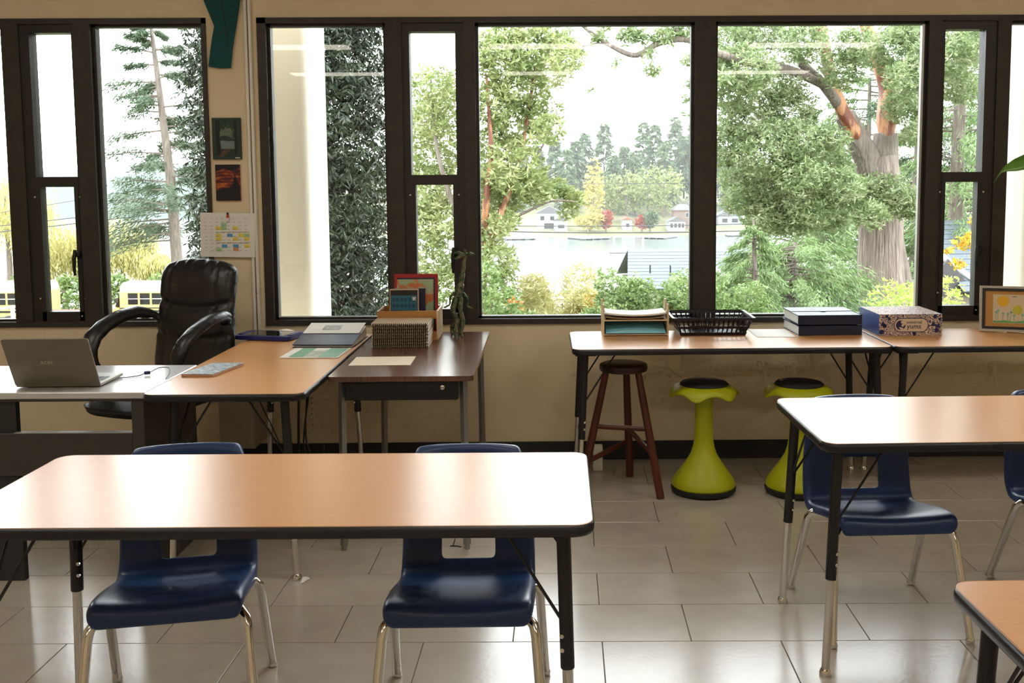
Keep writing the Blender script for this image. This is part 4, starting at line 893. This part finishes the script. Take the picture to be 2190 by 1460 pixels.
limbs([([(1805, 240, 14.2), (1760, 180, 13.8), (1715, 135, 13.5), (1700, 90, 13.4), (1690, 30, 13.4)], .11, .06), ([(1760, 180, 13.8), (1690, 150, 13.2), (1610, 135, 12.6), (1530, 112, 12.2), (1470, 84, 12), (1410, 92, 12), (1360, 118, 12), (1310, 100, 12), (1262, 68, 12), (1235, 45, 12)], .09, .025), ([(1470, 84, 12), (1450, 68, 12), (1430, 40, 12)], .04, .02), ([(1310, 100, 12), (1280, 92, 12), (1250, 98, 12), (1220, 90, 12)], .02, .008)], BARKG)
bl = []
for px, py, r in ((1560, 90, .6), (1630, 70, .55), (1600, 150, .55), (1570, 200, .5), (1660, 180, .6), (1720, 90, .5), (1690, 240, .6), (1600, 260, .6), (1560, 310, .55), (1640, 320, .7), (1710, 310, .6), (1590, 380, .5), (1660, 400, .65), (1720, 380, .5), (1780, 300, .35), (1800, 150, .45), (1830, 95, .4), (1920, 110, .6), (1950, 170, .5), (1935, 230, .45), (1960, 70, .5), (1955, 290, .3), (1770, 350, .5), (1740, 440, .5), (1800, 400, .45), (1845, 415, .5), (1890, 405, .45), (1930, 430, .42), (1860, 460, .35), (1960, 440, .35), (1640, 460, .5), (1700, 470, .5), (1580, 430, .35), (1780, 470, .35), (1540, 140, .4), (2040, 130, .55), (2070, 90, .5), (2050, 190, .4), (1990, 120, .4)):
    bl.append((at(px, py, 13.6 + rng.uniform(-1.2, .7)) - o_, (r, r, r * .8), r * r))
foliage('foliage', bl, 18000, .092, .025, L_MAD, c, per=7, up=.2)
bl = [(at(px, py, 12) - o_, (r, r, r * .7), r * r) for px, py, r in ((1350, 75, .25), (1385, 115, .18), (1420, 75, .28), (1465, 60, .3), (1395, 150, .12), (1470, 130, .15), (1478, 210, .14), (1468, 240, .1), (1490, 180, .2), (1275, 80, .16), (1240, 110, .12), (1320, 135, .08), (1270, 190, .07), (1545, 170, .2), (1290, 60, .14), (1210, 70, .15))]
foliage('foliage', bl, 420, .125, .036, L_MAD, c, per=6, up=-.1)

# hemlock with layered sprays in front of the forked trunk
c = empty('layered_hemlock', tuple(at(1690, 720, 10.5) + Vector((0, 0, -.4))), 0, 'bright green hemlock with layered drooping sprays behind the navy files', 'tree'); o_ = Vector(c.location)
MB().tube([(0, 0, 0), (.05, .1, 1.0), (.1, .15, 1.9)], [.13, .09, .03], 8).build('trunk', BARKG, c, smooth=True)
needles('foliage', (.05, 0, .1), 1.75, 1.75, 105, 560, .085, .013, L_HEM, c, t0=.02, droop=.2, hang=.65, power=.22, limb=.014)
c = empty('layered_hemlock', tuple(at(1610, 700, 8.5) + Vector((0, 0, -.3))), 0, 'young hemlock with dark trunk low at the left of the right-hand pane', 'tree')
MB().tube([(0, 0, 0), (.03, 0, .8), (0, .05, 1.8)], [.07, .05, .015], 8).build('trunk', BARKG, c, smooth=True)
needles('foliage', (0, 0, .1), 1.65, .72, 55, 330, .075, .011, L_HEM, c, t0=.02, droop=.3, hang=.8, power=.5, limb=.01)
for px, Y, hh, rr_, lab in ((1745, 21, 5.4, 3.0, 'dark broad conifer filling the gap behind the hemlock'), (1850, 27, 9.5, 3.4, 'dark tall conifer right behind the forked madrone'), (2150, 24, 9.0, 3.0, 'dark conifer left of the white pillar')):
    b0 = at(px, 640, Y); c = empty('backdrop_conifer', (b0.x, b0.y, ground_z(0, Y) - .3), 0, lab, 'tree')
    MB().tube([(0, 0, 0), (0, 0, hh * .9)], [.2, .05], 8).build('trunk', BARKG, c, smooth=True)
    needles('foliage', (0, 0, 0), hh, rr_, 80, 330, .18, .032, L_HEM, c, t0=.03, droop=.25, hang=.7, power=.4, limb=.03)
# grey-trunked conifers at the right
for px, pw, Y, lab in ((2036, .20, 18, 'grey mossy conifer trunk seen through the right-hand casement'), (2100, .34, 21, 'brown conifer trunk at the edge of the right-hand casement'), (1955, .22, 24, 'slender grey conifer trunk right behind the forked madrone')):
    b0 = at(px, 640, Y); c = empty('roadside_conifer', (b0.x, b0.y, ground_z(0, Y) - .3), 0, lab, 'tree')
    MB().tube([(0, 0, 0), (.03, 0, 4), (.08, 0, 10.5)], [pw, pw * .8, pw * .35], 10).build('trunk', BARKG if px != 2100 else BARKP, c, smooth=True)
    needles('foliage', (0, 0, 0), 11, 2.3, 60, 300, .17, .028, L_HEM if px != 1955 else L_FIR, c, t0=.18, droop=.3, hang=.8, power=.4, limb=.03)
c = empty('yellow_maple', tuple(at(2085, 640, 12)), 0, 'small maple with yellow and orange leaves in the right-hand casement', 'tree'); o_ = Vector(c.location)
MB().tube([(0, 0, -1), tuple(at(2088, 560, 12) - o_), tuple(at(2075, 470, 12) - o_)], [.03, .02, .01], 6).build('stem', BARKG, c, smooth=True)
foliage('foliage', [(at(px, py, 12) - o_, (r, r, r * .6), r * r) for px, py, r in ((2060, 520, .22), (2085, 510, .2), (2050, 565, .13), (2085, 475, .12), (2025, 535, .08), (2090, 545, .12))], 190, .07, .05, L_ORG, c, per=4, up=-.1)

# shrubs below the windows
def shrub(name, px, py, Y, r, n, m, label, l=.07, w=.03, group=None, hgt=None, drop=2.2):
    p_ = at(px, py, Y); gz = ground_z(p_.x, Y); c_ = empty(name, (p_.x, p_.y, gz), 0, label, 'shrub', group); hh = p_.z - gz
    MB().tube([(0, 0, -.1), (.02, 0, max(.2, hh * .8))], [.03, .012], 6).build('stem', BARKG, c_, smooth=True)
    bl_ = [((rng.uniform(-.5, .5) * r, rng.uniform(-.4, .4) * r, hh - k * r * .55), (r * (.55 + .1 * k), r * .55, r * .5), 1) for k in range(4)]
    foliage('foliage', bl_, n, l, w, m, c_, per=6, up=.2); return c_
HG = [(1318, 612, .45), (1352, 632, .40), (1395, 622, .45), (1440, 628, .42), (1478, 615, .48), (1540, 625, .5), (1290, 650, .35), (1580, 640, .45)]
HL = ['green hedge shrub rising above the wooden paper tray', 'low green hedge shrub just right of the tray posts', 'green hedge shrub below the grey roof', 'green hedge shrub left of the mullion above the basket', 'green hedge shrub against the mullion above the basket', 'green hedge shrub just right of the mullion above the basket', 'small hedge shrub left behind the wooden paper tray', 'green hedge shrub beneath the young hemlock']
for (px, py, r), lab in zip(HG, HL): shrub('hedge_shrub', px, py, 6.6 + rng.uniform(-.3, .3), r, 900, L_HEDGE, lab, l=.048, w=.020, group='hedge shrubs below the window')
for (px, py, r, Y), lab in zip(((1200, 612, .75, 11), (1125, 622, .55, 10), (1160, 640, .5, 12), (1235, 645, .4, 9.5)), ('golden bamboo-like shrub, the fullest one low in the lake view', 'golden green shrub at the foot of the leaning madrone', 'thin golden shrub between the two fuller golden shrubs', 'sparse golden shrub left of the hedge')):
    shrub('golden_shrub', px, py, Y, r, 480, L_BAM, lab, l=.16, w=.02, group='golden shrubs')
shrub('green_shrub', 1050, 600, 8.5, .55, 520, L_HEDGE, 'dense green shrub at the lower left corner of the lake pane')
shrub('rust_shrub', 1115, 655, 9, .22, 120, leafmat('rust_leaf', [(.5, .2, .06), (.55, .3, .08), (.4, .1, .05)], 3), 'little rust red shrub under the golden shrubs')
shrub('rust_shrub', 1275, 640, 8, .22, 130, leafmat('amber_leaf', [(.5, .3, .08), (.35, .33, .1), (.45, .2, .05)], 3), 'small amber shrub left of the hedge')
for px, py, r, Y, lab in ((1945, 648, .5, 3.6, 'bright lime green shrub at the foot of the big trunk'), (2060, 640, .5, 3.6, 'bright lime green shrub in the right-hand casement'), (2170, 590, .5, 4.2, 'bright lime green shrub left of the white pillar'), (1990, 655, .45, 3.9, 'lime green shrub behind the mullion right of the big trunk')):
    shrub('lime_shrub', px, py, Y, r, 620, L_LIMEH, lab, l=.045, w=.018, group='lime shrubs by the facade')
for px, py, Y, r, lab in ((920, 640, 8, .6, 'green undergrowth shrub behind the pine box'), (770, 650, 9, .8, 'dark green undergrowth shrub below the cedar')):
    shrub('green_shrub', px, py, Y, r, 420, L_HEDGE, lab)

# yellow willows and shrubs by the car park (left window)
for px, py, r, Y, lab in ((255, 505, 2.9, 70, 'yellow weeping willow right of the tall casement, above the small bus'), (130, 512, 2.9, 71, 'yellow weeping willow filling the lower casement of the left window'), (8, 420, 3.6, 68, 'yellow willow at the far left edge of the view'), (338, 558, 1.3, 68, 'small yellow willow just left of the office chair')):
    p_ = at(px, py, Y); gz = ground_z(0, Y); c = empty('weeping_willow', (p_.x, p_.y, gz), 0, lab, 'tree', 'weeping willows by the car park'); hh = p_.z - gz
    MB().tube([(0, 0, -.3), (.15, 0, hh * .5), (.1, 0, hh)], [.28, .2, .08], 8).build('trunk', BARKG, c, smooth=True)
    strands('foliage', [((0, 0, hh), (r, r, r * .55), 2), ((r * .5, 0, hh - r * .3), (r * .5, r * .5, r * .4), 1), ((-r * .5, 0, hh - r * .3), (r * .5, r * .5, r * .4), 1)], 900, r * .7, .34, .085, L_WIL, c)
for k_, px in enumerate((60, 120, 165, 215, 262, 320)):
    shrub('verge_shrub', px, 606, 64, 1.3, 150, L_HEDGE, ['leftmost round green shrub behind the long bus', 'round green shrub in the casement behind the fence', 'round green shrub at the right of the lower casement', 'round green shrub left of the small bus', 'round green shrub behind the small bus bonnet', 'round green shrub behind the small bus roof'][k_], l=.35, w=.16, group='shrubs along the car park')

# school buses
YB = mat('bus_yellow', (.66, .48, .12), (.68, .50, .14), 2, .35); WB = mat('bus_white_roof', (.80, .80, .78), rough=.4); STOPR = mat('stop_red', (.62, .02, .03), rough=.4)
def bus(x, y, gz, length, hood, label):
    r = empty('school_bus', (x, y, gz), 0, label, 'bus')           # nose towards -x
    pr = [(-1.2, .55), (1.2, .55), (1.2, 2.45), (-1.2, 2.45)]
    MB().box(hood, length, -1.2, 1.2, .55, 2.45, b=.05).build('body', YB, r)
    MB().prism([(-1.18, 2.45), (1.18, 2.45), (1.05, 2.78), (.7, 2.95), (-.7, 2.95), (-1.05, 2.78)], hood + .05, length - .05, YZ(0)).build('roof', WB, r)
    MB().box(0, hood, -1.0, 1.0, .55, 1.45, b=.12).build('bonnet', YB, r)
    MB().prism([(hood - .35, 1.45), (hood, 1.45), (hood, 2.4)], -1.05, 1.05, Matrix(((1, 0, 0, 0), (0, 0, 1, 0), (0, 1, 0, 0), (0, 0, 0, 1)))).build('windscreen', SCREENM, r)
    n_ = int((length - hood - .6) / .75)
    for k in range(n_):
        x0 = hood + .55 + k * .75; f_ = MB().box(x0, x0 + .62, -1.225, -1.2, 1.62, 2.34).build('window', SCREENM, r); MB().box(x0, x0 + .62, -1.235, -1.226, 1.96, 2.0).build('sash_bar', WB, f_)
    for z in (.80, 1.12, 1.36): MB().box(hood, length, -1.225, -1.2, z, z + .07 if z != 1.12 else z + .14).build('rub_rail', BLACKM, r)
    for x_ in (hood * .55, length * .72):
        w_ = MB().lathe([(.2, -.14), (.48, -.14), (.50, -.05), (.50, .10), (.44, .14), (.2, .14)], 18, T(x_, -1.08, .5) @ RX(PI / 2)).build('wheel', BLACKP, r, smooth=True); MB().lathe([(.0, .141), (.26, .15), (.24, .12)], 14, T(x_, -1.08, .5) @ RX(PI / 2)).build('hubcap', WB, w_, smooth=True)
    sx = hood + 1.0; sg = MB().prism([(sx + .26 * math.cos(PI / 8 + k * PI / 4), 1.22 + .26 * math.sin(PI / 8 + k * PI / 4)) for k in range(8)], 0, .02, T(0, -1.24, 0) @ XZ).build('stop_sign', STOPR, r)
    rg = MB(); pts = [(sx + .235 * math.cos(PI / 8 + k * PI / 4), -1.265, 1.22 + .235 * math.sin(PI / 8 + k * PI / 4)) for k in range(9)]; rg.tube(pts, .018, 5).build('sign_border', WB, sg)
    link('lettering', text_mesh('STOP', .17, WB, align='CENTER'), sg, (sx, -1.266, 1.16), (PI / 2, 0, 0))
    MB().box(hood - .2, hood - .05, -1.5, -1.2, 1.75, 2.05, b=.03).build('mirror', BLACKM, r)
    return r
g1 = at(238, 700, 60); bus(g1.x, 60, g1.z, 6.2, 1.1, 'short yellow school bus parked left of the office chair')
g1 = at(-140, 703, 58.5); bus(g1.x, 58.5, g1.z, 7.4, 1.0, 'long yellow school bus at the far left edge of the view')
MAR = mat('maroon_boards', (.26, .10, .09), (.22, .08, .07), 3, .7)
fe = empty('board_fence', tuple(at(104, 690, 56)), 0, 'low maroon board fence in the lower left casement', 'fence')
for k in range(8): MB().box(k * .42, k * .42 + .40, -.03, .03, 0, .80).build('board', MAR, fe)
for k in (0, 3.4): MB().box(k - .07, k + .07, -.07, -.03, 0, 1.0).build('post', MAR, fe)
ga = empty('barrier_gate', tuple(at(29, 700, 54)), 0, 'white barrier gate in front of the long bus', 'gate')
MB().box(-.09, .09, -.06, .06, 0, 1.30).build('post', WB, ga); MB().tube([(-2.2, 0, .85), (.35, 0, 1.25)], .07, 8).build('bar', WB, ga)

# power lines
CABL = mat('line_black', (.05, .05, .055), rough=.6)
def wire(a, b, sag, r, label):
    a, b = Vector(a), Vector(b); pts = [a.lerp(b, k / 12) - Vector((0, 0, sag * 4 * (k / 12) * (1 - k / 12))) for k in range(13)]
    tag(MB().tube(pts, r, 5).build('power_line', CABL, smooth=True), label, 'power line', 'power lines over the lake')
wire(at(-420, 522, 40), at(497, 424, 40), .12, .022, 'upper dark power line across the left window'); wire(at(-420, 536, 40), at(497, 436, 40), .12, .026, 'lower dark power line across the left window')
wire(at(1003, 482, 40), at(1742, 474, 40), .10, .022, 'upper dark power line across the lake'); wire(at(1003, 493, 40), at(1742, 488, 40), .14, .030, 'lower dark power line just above the docks')
wire(at(1003, 306, 60), at(1742, 292, 60), .1, .022, 'high thin power line crossing the far tree tops'); wire(at(1003, 392, 60), at(1742, 386, 60), .1, .018, 'thin power line crossing the middle of the far trees')
wire(at(-420, 400, 40), at(497, 270, 40), .05, .014, 'high thin power line crossing the fir'); wire(at(-420, 520, 40.4), at(497, 372, 40), .05, .014, 'thin power line just above the dark pair on the left')
for px, Y, top, lab in ((497, 40, 255, 'wooden utility pole hidden behind the wall between the windows'), (1003, 40, 470, 'short utility pole behind the mullion left of the lake view'), (1003, 60, 285, 'tall utility pole behind the mullion left of the lake view'), (1742, 40, 462, 'short utility pole behind the forked madrone'), (1742, 60, 280, 'tall utility pole behind the forked madrone'), (-420, 40, 385, 'utility pole beyond the left edge of the view')):
    p_ = at(px, top, Y); gz = ground_z(0, Y); tag(MB().tube([(p_.x, p_.y, gz - .3), (p_.x, p_.y, p_.z)], [.13, .10], 10).box(p_.x - .5, p_.x + .5, p_.y - .05, p_.y + .05, p_.z - .35, p_.z - .25).build('utility_pole', BARKG, smooth=True), lab, 'pole')

# near roof below the window
SHING = mat('grey_shingle', (.105, .125, .145), (.080, .098, .115), 9, .8, stretch=(1, 4, 4)); WTRIM = mat('white_trim', (.50, .50, .49), rough=.5); SID = mat('pale_green_siding', (.24, .26, .18), rough=.7)
ho = empty('lake_house', tuple(at(1420, 618, 32)), 0, 'house with grey shingle roof and white gable trim below the window', 'house')
W_ = 3.9
def roof_face(pts, courses, name, m, parent):          # overlapping shingle courses from eave to ridge
    e0, e1, r1, r0 = [Vector(p) for p in pts]; nrm = (e1 - e0).cross(r0 - e0).normalized(); nrm *= (1 if nrm.z > 0 else -1)
    for k in range(courses):
        a, b = k / courses, (k + 1.15) / courses; b = min(b, 1); q = [e0.lerp(r0, a) + nrm * .024, e1.lerp(r1, a) + nrm * .024, e1.lerp(r1, b) + nrm * .01, e0.lerp(r0, b) + nrm * .01]
        MB().add(q + [p - nrm * .03 for p in q], [(0, 1, 2, 3), (7, 6, 5, 4), (0, 4, 5, 1), (1, 5, 6, 2), (2, 6, 7, 3), (3, 7, 4, 0)]).build(name, m, parent)
roof_face([(-1.35, 0, 0), (4.5, 0, 0), (4.5, 3.2, 1.25), (-1.10, 3.2, 1.25)], 12, 'shingle_course', SHING, ho)
roof_face([(-1.35, 6.4, 0), (4.5, 6.4, 0), (4.5, 3.2, 1.25), (-1.10, 3.2, 1.25)], 6, 'shingle_course', SHING, ho)
MB().box(-1.15, 4.4, .3, 6.1, -2.8, -.02).build('walls', SID, ho)
MB().prism([(.62, -.05), (2.55, -.05), (1.60, .78)], .9, 1.0, T(0, -.0, 0) @ XZ).build('gable', SID, ho)
for s_ in ((.35, -.10, 1.60, .92), (2.85, -.10, 1.60, .92)): MB().tube([(s_[0], -1.12, s_[1]), (s_[2], -1.12, s_[3])], .085, 4).build('barge_board', WTRIM, ho)
MB().add([(.3, -1.15, -.1), (1.6, -1.15, .95), (1.6, 2.2, .95), (.3, 1.0, .3)], [(0, 1, 2, 3)]).build('gable_roof', SHING, ho); MB().add([(2.9, -1.15, -.1), (1.6, -1.15, .95), (1.6, 2.2, .95), (2.9, 1.0, .3)], [(0, 1, 2, 3)]).build('gable_roof', SHING, ho)
MB().tube([(.35, 1.0, .40), (.35, 1.0, .80)], .03, 6).build('vent_pipe', BLACKM, ho); MB().tube([(-.4, 1.2, .45), (-.4, 1.2, .80)], .03, 6).build('vent_pipe', BLACKM, ho)
rh = empty('neighbour_house', tuple(at(2070, 640, 15)), 0, 'grey-roofed house behind the yellow maple in the right-hand casement', 'house')
roof_face([(-.1, 0, .15), (2.6, 0, .15), (2.6, 2.4, 1.5), (.0, 2.4, 1.5)], 14, 'shingle_course', SHING, rh)
MB().box(-.9, 2.4, .4, 3.2, -1.8, .10).build('walls', mat('brown_wall', (.20, .17, .15), rough=.8), rh); MB().tube([(-.25, .9, .85), (.48, .0, .10)], .07, 4).build('barge_board', WTRIM, rh)
MB().prism([(-.9, .05), (.3, .05), (-.3, .8)], -.38, -.30, XZ).build('gable', mat('dark_gable', (.06, .055, .06), rough=.8), rh)

# ---- far shore
sh_v, sh_f = [], []; fx = list(np.linspace(-110, 260, 38))
for j, (y, z) in enumerate(((268, -15), (274, -13.7), (285, -12.4), (310, -10.5), (340, -6), (380, 1), (430, 6))):
    for x in fx: sh_v.append((x, y + 4 * math.sin(x * .05) + (0 if x > -70 else (x + 70) * -2), z))
for j in range(6):
    for i in range(len(fx) - 1): n = len(fx); sh_f.append((j * n + i, j * n + i + 1, (j + 1) * n + i + 1, (j + 1) * n + i))
tag(MB().add(sh_v, sh_f).build('far_shore', mat('far_grass', (.12, .14, .05), (.16, .14, .08), .06, .9), smooth='all'), kind='structure')
hv, hf = [], []; hx = np.linspace(-520, -95, 150)
for i, x in enumerate(hx):
    top = 13.5 + 4 * math.sin(x * .012 + 1) + 1.5 * math.sin(x * .06) + rng.uniform(-1.0, 1.0)
    hv += [(x, 455, -15), (x, 465, top * .4), (x, 485, top * .9)]
for i in range(len(hx) - 1):
    for k in (0, 1): hf.append((3 * i + k, 3 * i + 3 + k, 3 * i + 4 + k, 3 * i + 1 + k))
tag(MB().add(hv, hf).build('wooded_ridge', mat('forest_ridge', (.06, .085, .075), (.09, .12, .10), .02, .95)), kind='structure')
far_me = {}
def far_tree(px, top, Y, m, kind, label, group, r=None):
    p_ = at(px, 470, Y); b_ = -12.2 if Y < 300 else (-9 if Y < 330 else -4); hh = at(px, top, Y).z - b_
    c_ = empty('far_' + kind, (p_.x, Y, b_), 0, label, 'tree', group)
    MB().tube([(0, 0, -1), (0, 0, hh * .9)], [.35, .08], 6).build('trunk', BARKG, c_)
    if kind == 'conifer': needles('foliage', (0, 0, 0), hh, r or hh * .23, 90, 30, 1.8, .50, m, c_, t0=.08, droop=.2, hang=.6, power=.75)
    else: foliage('foliage', [((0, 0, hh * .45), (r, r, hh * .5)), ((r * .4, 0, hh * .6), (r * .7, r * .7, hh * .3)), ((-r * .4, 0, hh * .4), (r * .7, r * .7, hh * .3))], 330, .9, .45, m, c_, per=5)
    return c_
cg = 'conifers on the far shore'
for px, top, Y in ((1120, 330, 330), (1150, 310, 335), (1188, 298, 330), (1212, 318, 318), (1232, 300, 332), (1252, 282, 340), (1292, 262, 335), (1312, 330, 320), (1335, 312, 332), (1358, 322, 318), (1376, 260, 340), (1400, 266, 330), (1422, 300, 318), (1444, 250, 342), (1462, 290, 330), (1484, 258, 338), (1505, 300, 325), (1535, 310, 330), (1562, 340, 320), (1590, 350, 330), (1100, 350, 320), (1070, 340, 335), (1040, 350, 330)):
    far_tree(px, top, Y, L_FAR, 'conifer', 'pale dark-green conifer in the row across the lake', cg)
for (px, top, r, Y), lab in zip(((1340, 360, 6, 300), (1385, 345, 7, 305), (1420, 350, 6, 300), (1305, 370, 5, 302)), ('round pale green tree left of the red-roofed boathouse across the lake', 'largest round pale green tree across the lake', 'round pale green tree left of the brick cabin across the lake', 'round pale green tree touching the yellow poplar across the lake')):
    far_tree(px, top, Y, L_FAR2, 'broadleaf', lab, 'pale round trees on the far shore', r)
far_tree(1270, 332, 292, L_YEL, 'poplar', 'tall yellow poplar across the lake', None, 3.1)
for px, top, r, m, lab in ((1262, 452, 4.2, L_YEL, 'low yellow willow by the water across the lake'), (1296, 448, 1.6, L_REDB, 'rust coloured bush beside the yellow willow across the lake'), (1373, 461, 1.5, L_REDB, 'round red bush across the lake'), (1040, 455, 4, L_YEL, 'yellow bush across the lake behind the leaning madrone'), (1390, 450, 2.2, L_FAR, 'dark green bush right of the red bush across the lake')):
    far_tree(px, top, 280, m, 'bush', lab, None, r)
FW = mat('far_white_siding', (.34, .355, .36), rough=.7); FB = mat('far_brown_siding', (.14, .09, .068), rough=.7); FR_ = mat('far_grey_roof', (.075, .075, .08), rough=.8); FRR = mat('far_red_roof', (.20, .08, .055), rough=.8)
def far_house(px, w_, h_, y, wall, roof, label, wins, gable=True):
    p_ = at(px, 470, y); r = empty('shore_house', (p_.x, y, -12.6), 0, label, 'house')
    MB().box(-w_ / 2, w_ / 2, 0, 7, -.5, h_).build('walls', wall, r)
    if gable: MB().prism([(-w_ / 2 - .4, h_), (w_ / 2 + .4, h_), (0, h_ + w_ * .28)], -7.3, .3, XZ).build('roof', roof, r)
    else: MB().add([(-w_ / 2 - .5, -.5, h_), (w_ / 2 + .5, -.5, h_), (w_ / 2 + .5, 7.5, h_), (-w_ / 2 - .5, 7.5, h_), (-w_ / 4, 3.5, h_ + 1.6), (w_ / 4, 3.5, h_ + 1.6)], [(0, 1, 5, 4), (1, 2, 5), (2, 3, 4, 5), (3, 0, 4), (0, 3, 2, 1)]).build('roof', roof, r)
    for (x0, x1, z0, z1) in wins:
        f_ = MB().box(x0 - .08, x1 + .08, -.06, 0, z0 - .08, z1 + .08).build('window', WTRIM, r); MB().box(x0, x1, -.09, -.061, z0, z1).build('pane', SCREENM, f_)
    return r
far_house(1175, 7.2, 4.6, 284, FW, FR_, 'white two-storey house across the lake behind madrone leaves', [(-2.6, -1.4, 2.6, 3.8), (.2, 1.4, 2.6, 3.8), (-1.5, 1.2, .2, 1.8)])
far_house(1200, 3.6, 2.6, 281, FW, FR_, 'small white gabled annex across the lake', [(-.9, .9, .5, 1.5)])
far_house(1342, 2.6, 2.6, 284, FW, FRR, 'little red-roofed boathouse across the lake', [(-.4, .5, .6, 1.6)])
far_house(1462, 5.2, 5.2, 286, FB, FR_, 'brown two-storey cabin across the lake near the mullion', [(.6, 1.4, 3.2, 4.4)], gable=False)
far_house(1448, 4.6, 2.2, 280, FW, FR_, 'white glazed sunroom in front of the brown cabin across the lake', [(-1.9, -1.1, .5, 1.7), (-.8, 0, .5, 1.7), (.3, 1.1, .5, 1.7), (1.3, 2.0, .5, 1.7)])
far_house(1562, 7, 3.4, 290, mat('far_grey_siding', (.18, .20, .21), rough=.7), FR_, 'grey house across the lake just right of the mullion', [(-2.4, -.8, 1.4, 2.6), (.4, 2.2, 1.4, 2.6)])
DOCK = mat('dock_planks', (.34, .34, .33), rough=.6)
def dock(px, py, Y, w_, l_, rz, label):
    p_ = at(px, py, Y); r = empty('dock', (p_.x, p_.y, LZ), rz, label, 'dock', 'docks across the lake'); MB().box(-w_ / 2, w_ / 2, -l_ / 2, l_ / 2, .35, .6).build('deck', DOCK, r)
    for k in range(4): MB().box(-w_ / 2 + .3 + k * (w_ - 1) / 3, -w_ / 2 + .8 + k * (w_ - 1) / 3, -l_ / 2, l_ / 2, -.2, .35).build('float', BLACKM, r)
dock(1258, 505, 262, 8, 9, .5, 'pale floating dock left of the boat lift'); dock(1410, 503, 264, 7, 9, -.5, 'pale dock right of the boat lift'); dock(1110, 507, 262, 8, 6, .2, 'pale dock behind the leaning madrone'); dock(1600, 492, 272, 12, 6, 0, 'pale dock right of the mullion')
bl_ = empty('boat_lift', tuple(Vector((at(1345, 543, 212).x, 212, LZ))), 0, 'white boat lift frame standing in the middle of the lake', 'boat lift')
for x in (-3.2, -1.2, 1.0, 3.0):
    for y in (-1.2, 1.2): MB().box(x - .09, x + .09, y - .09, y + .09, -.5, 3.4).build('post', WTRIM, bl_)
for y in (-1.2, 1.2): MB().box(-3.5, 3.2, y - .1, y + .1, 3.3, 3.5).build('beam', WTRIM, bl_)
MB().box(-4.2, 3.6, -1.8, 1.8, .1, .35).build('deck', DOCK, bl_)
p_ = at(1474, 440, 279); tag(MB().tube([(0, 0, 0), (0, 0, 9)], .13, 6).build('flag_pole', WTRIM, loc=(p_.x, 279, -12.3)), 'thin white pole behind the brown cabin across the lake', 'pole')

# haze over the lake
hz = MB().box(-520, 300, 130, 500, LZ + .05, 60).build('lake_haze', None)
hm = bpy.data.materials.new('thin_haze'); hm.use_nodes = True; nt = hm.node_tree; nt.nodes.remove(nt.nodes['Principled BSDF']); vsn = nt.nodes.new('ShaderNodeVolumeScatter'); vsn.inputs['Color'].default_value = (.94, .97, 1, 1); vsn.inputs['Density'].default_value = .0004
nt.links.new(vsn.outputs[0], nt.nodes['Material Output'].inputs['Volume']); hz.data.materials.append(hm); tag(hz, 'thin white haze hanging over the lake', 'haze', kind='stuff')
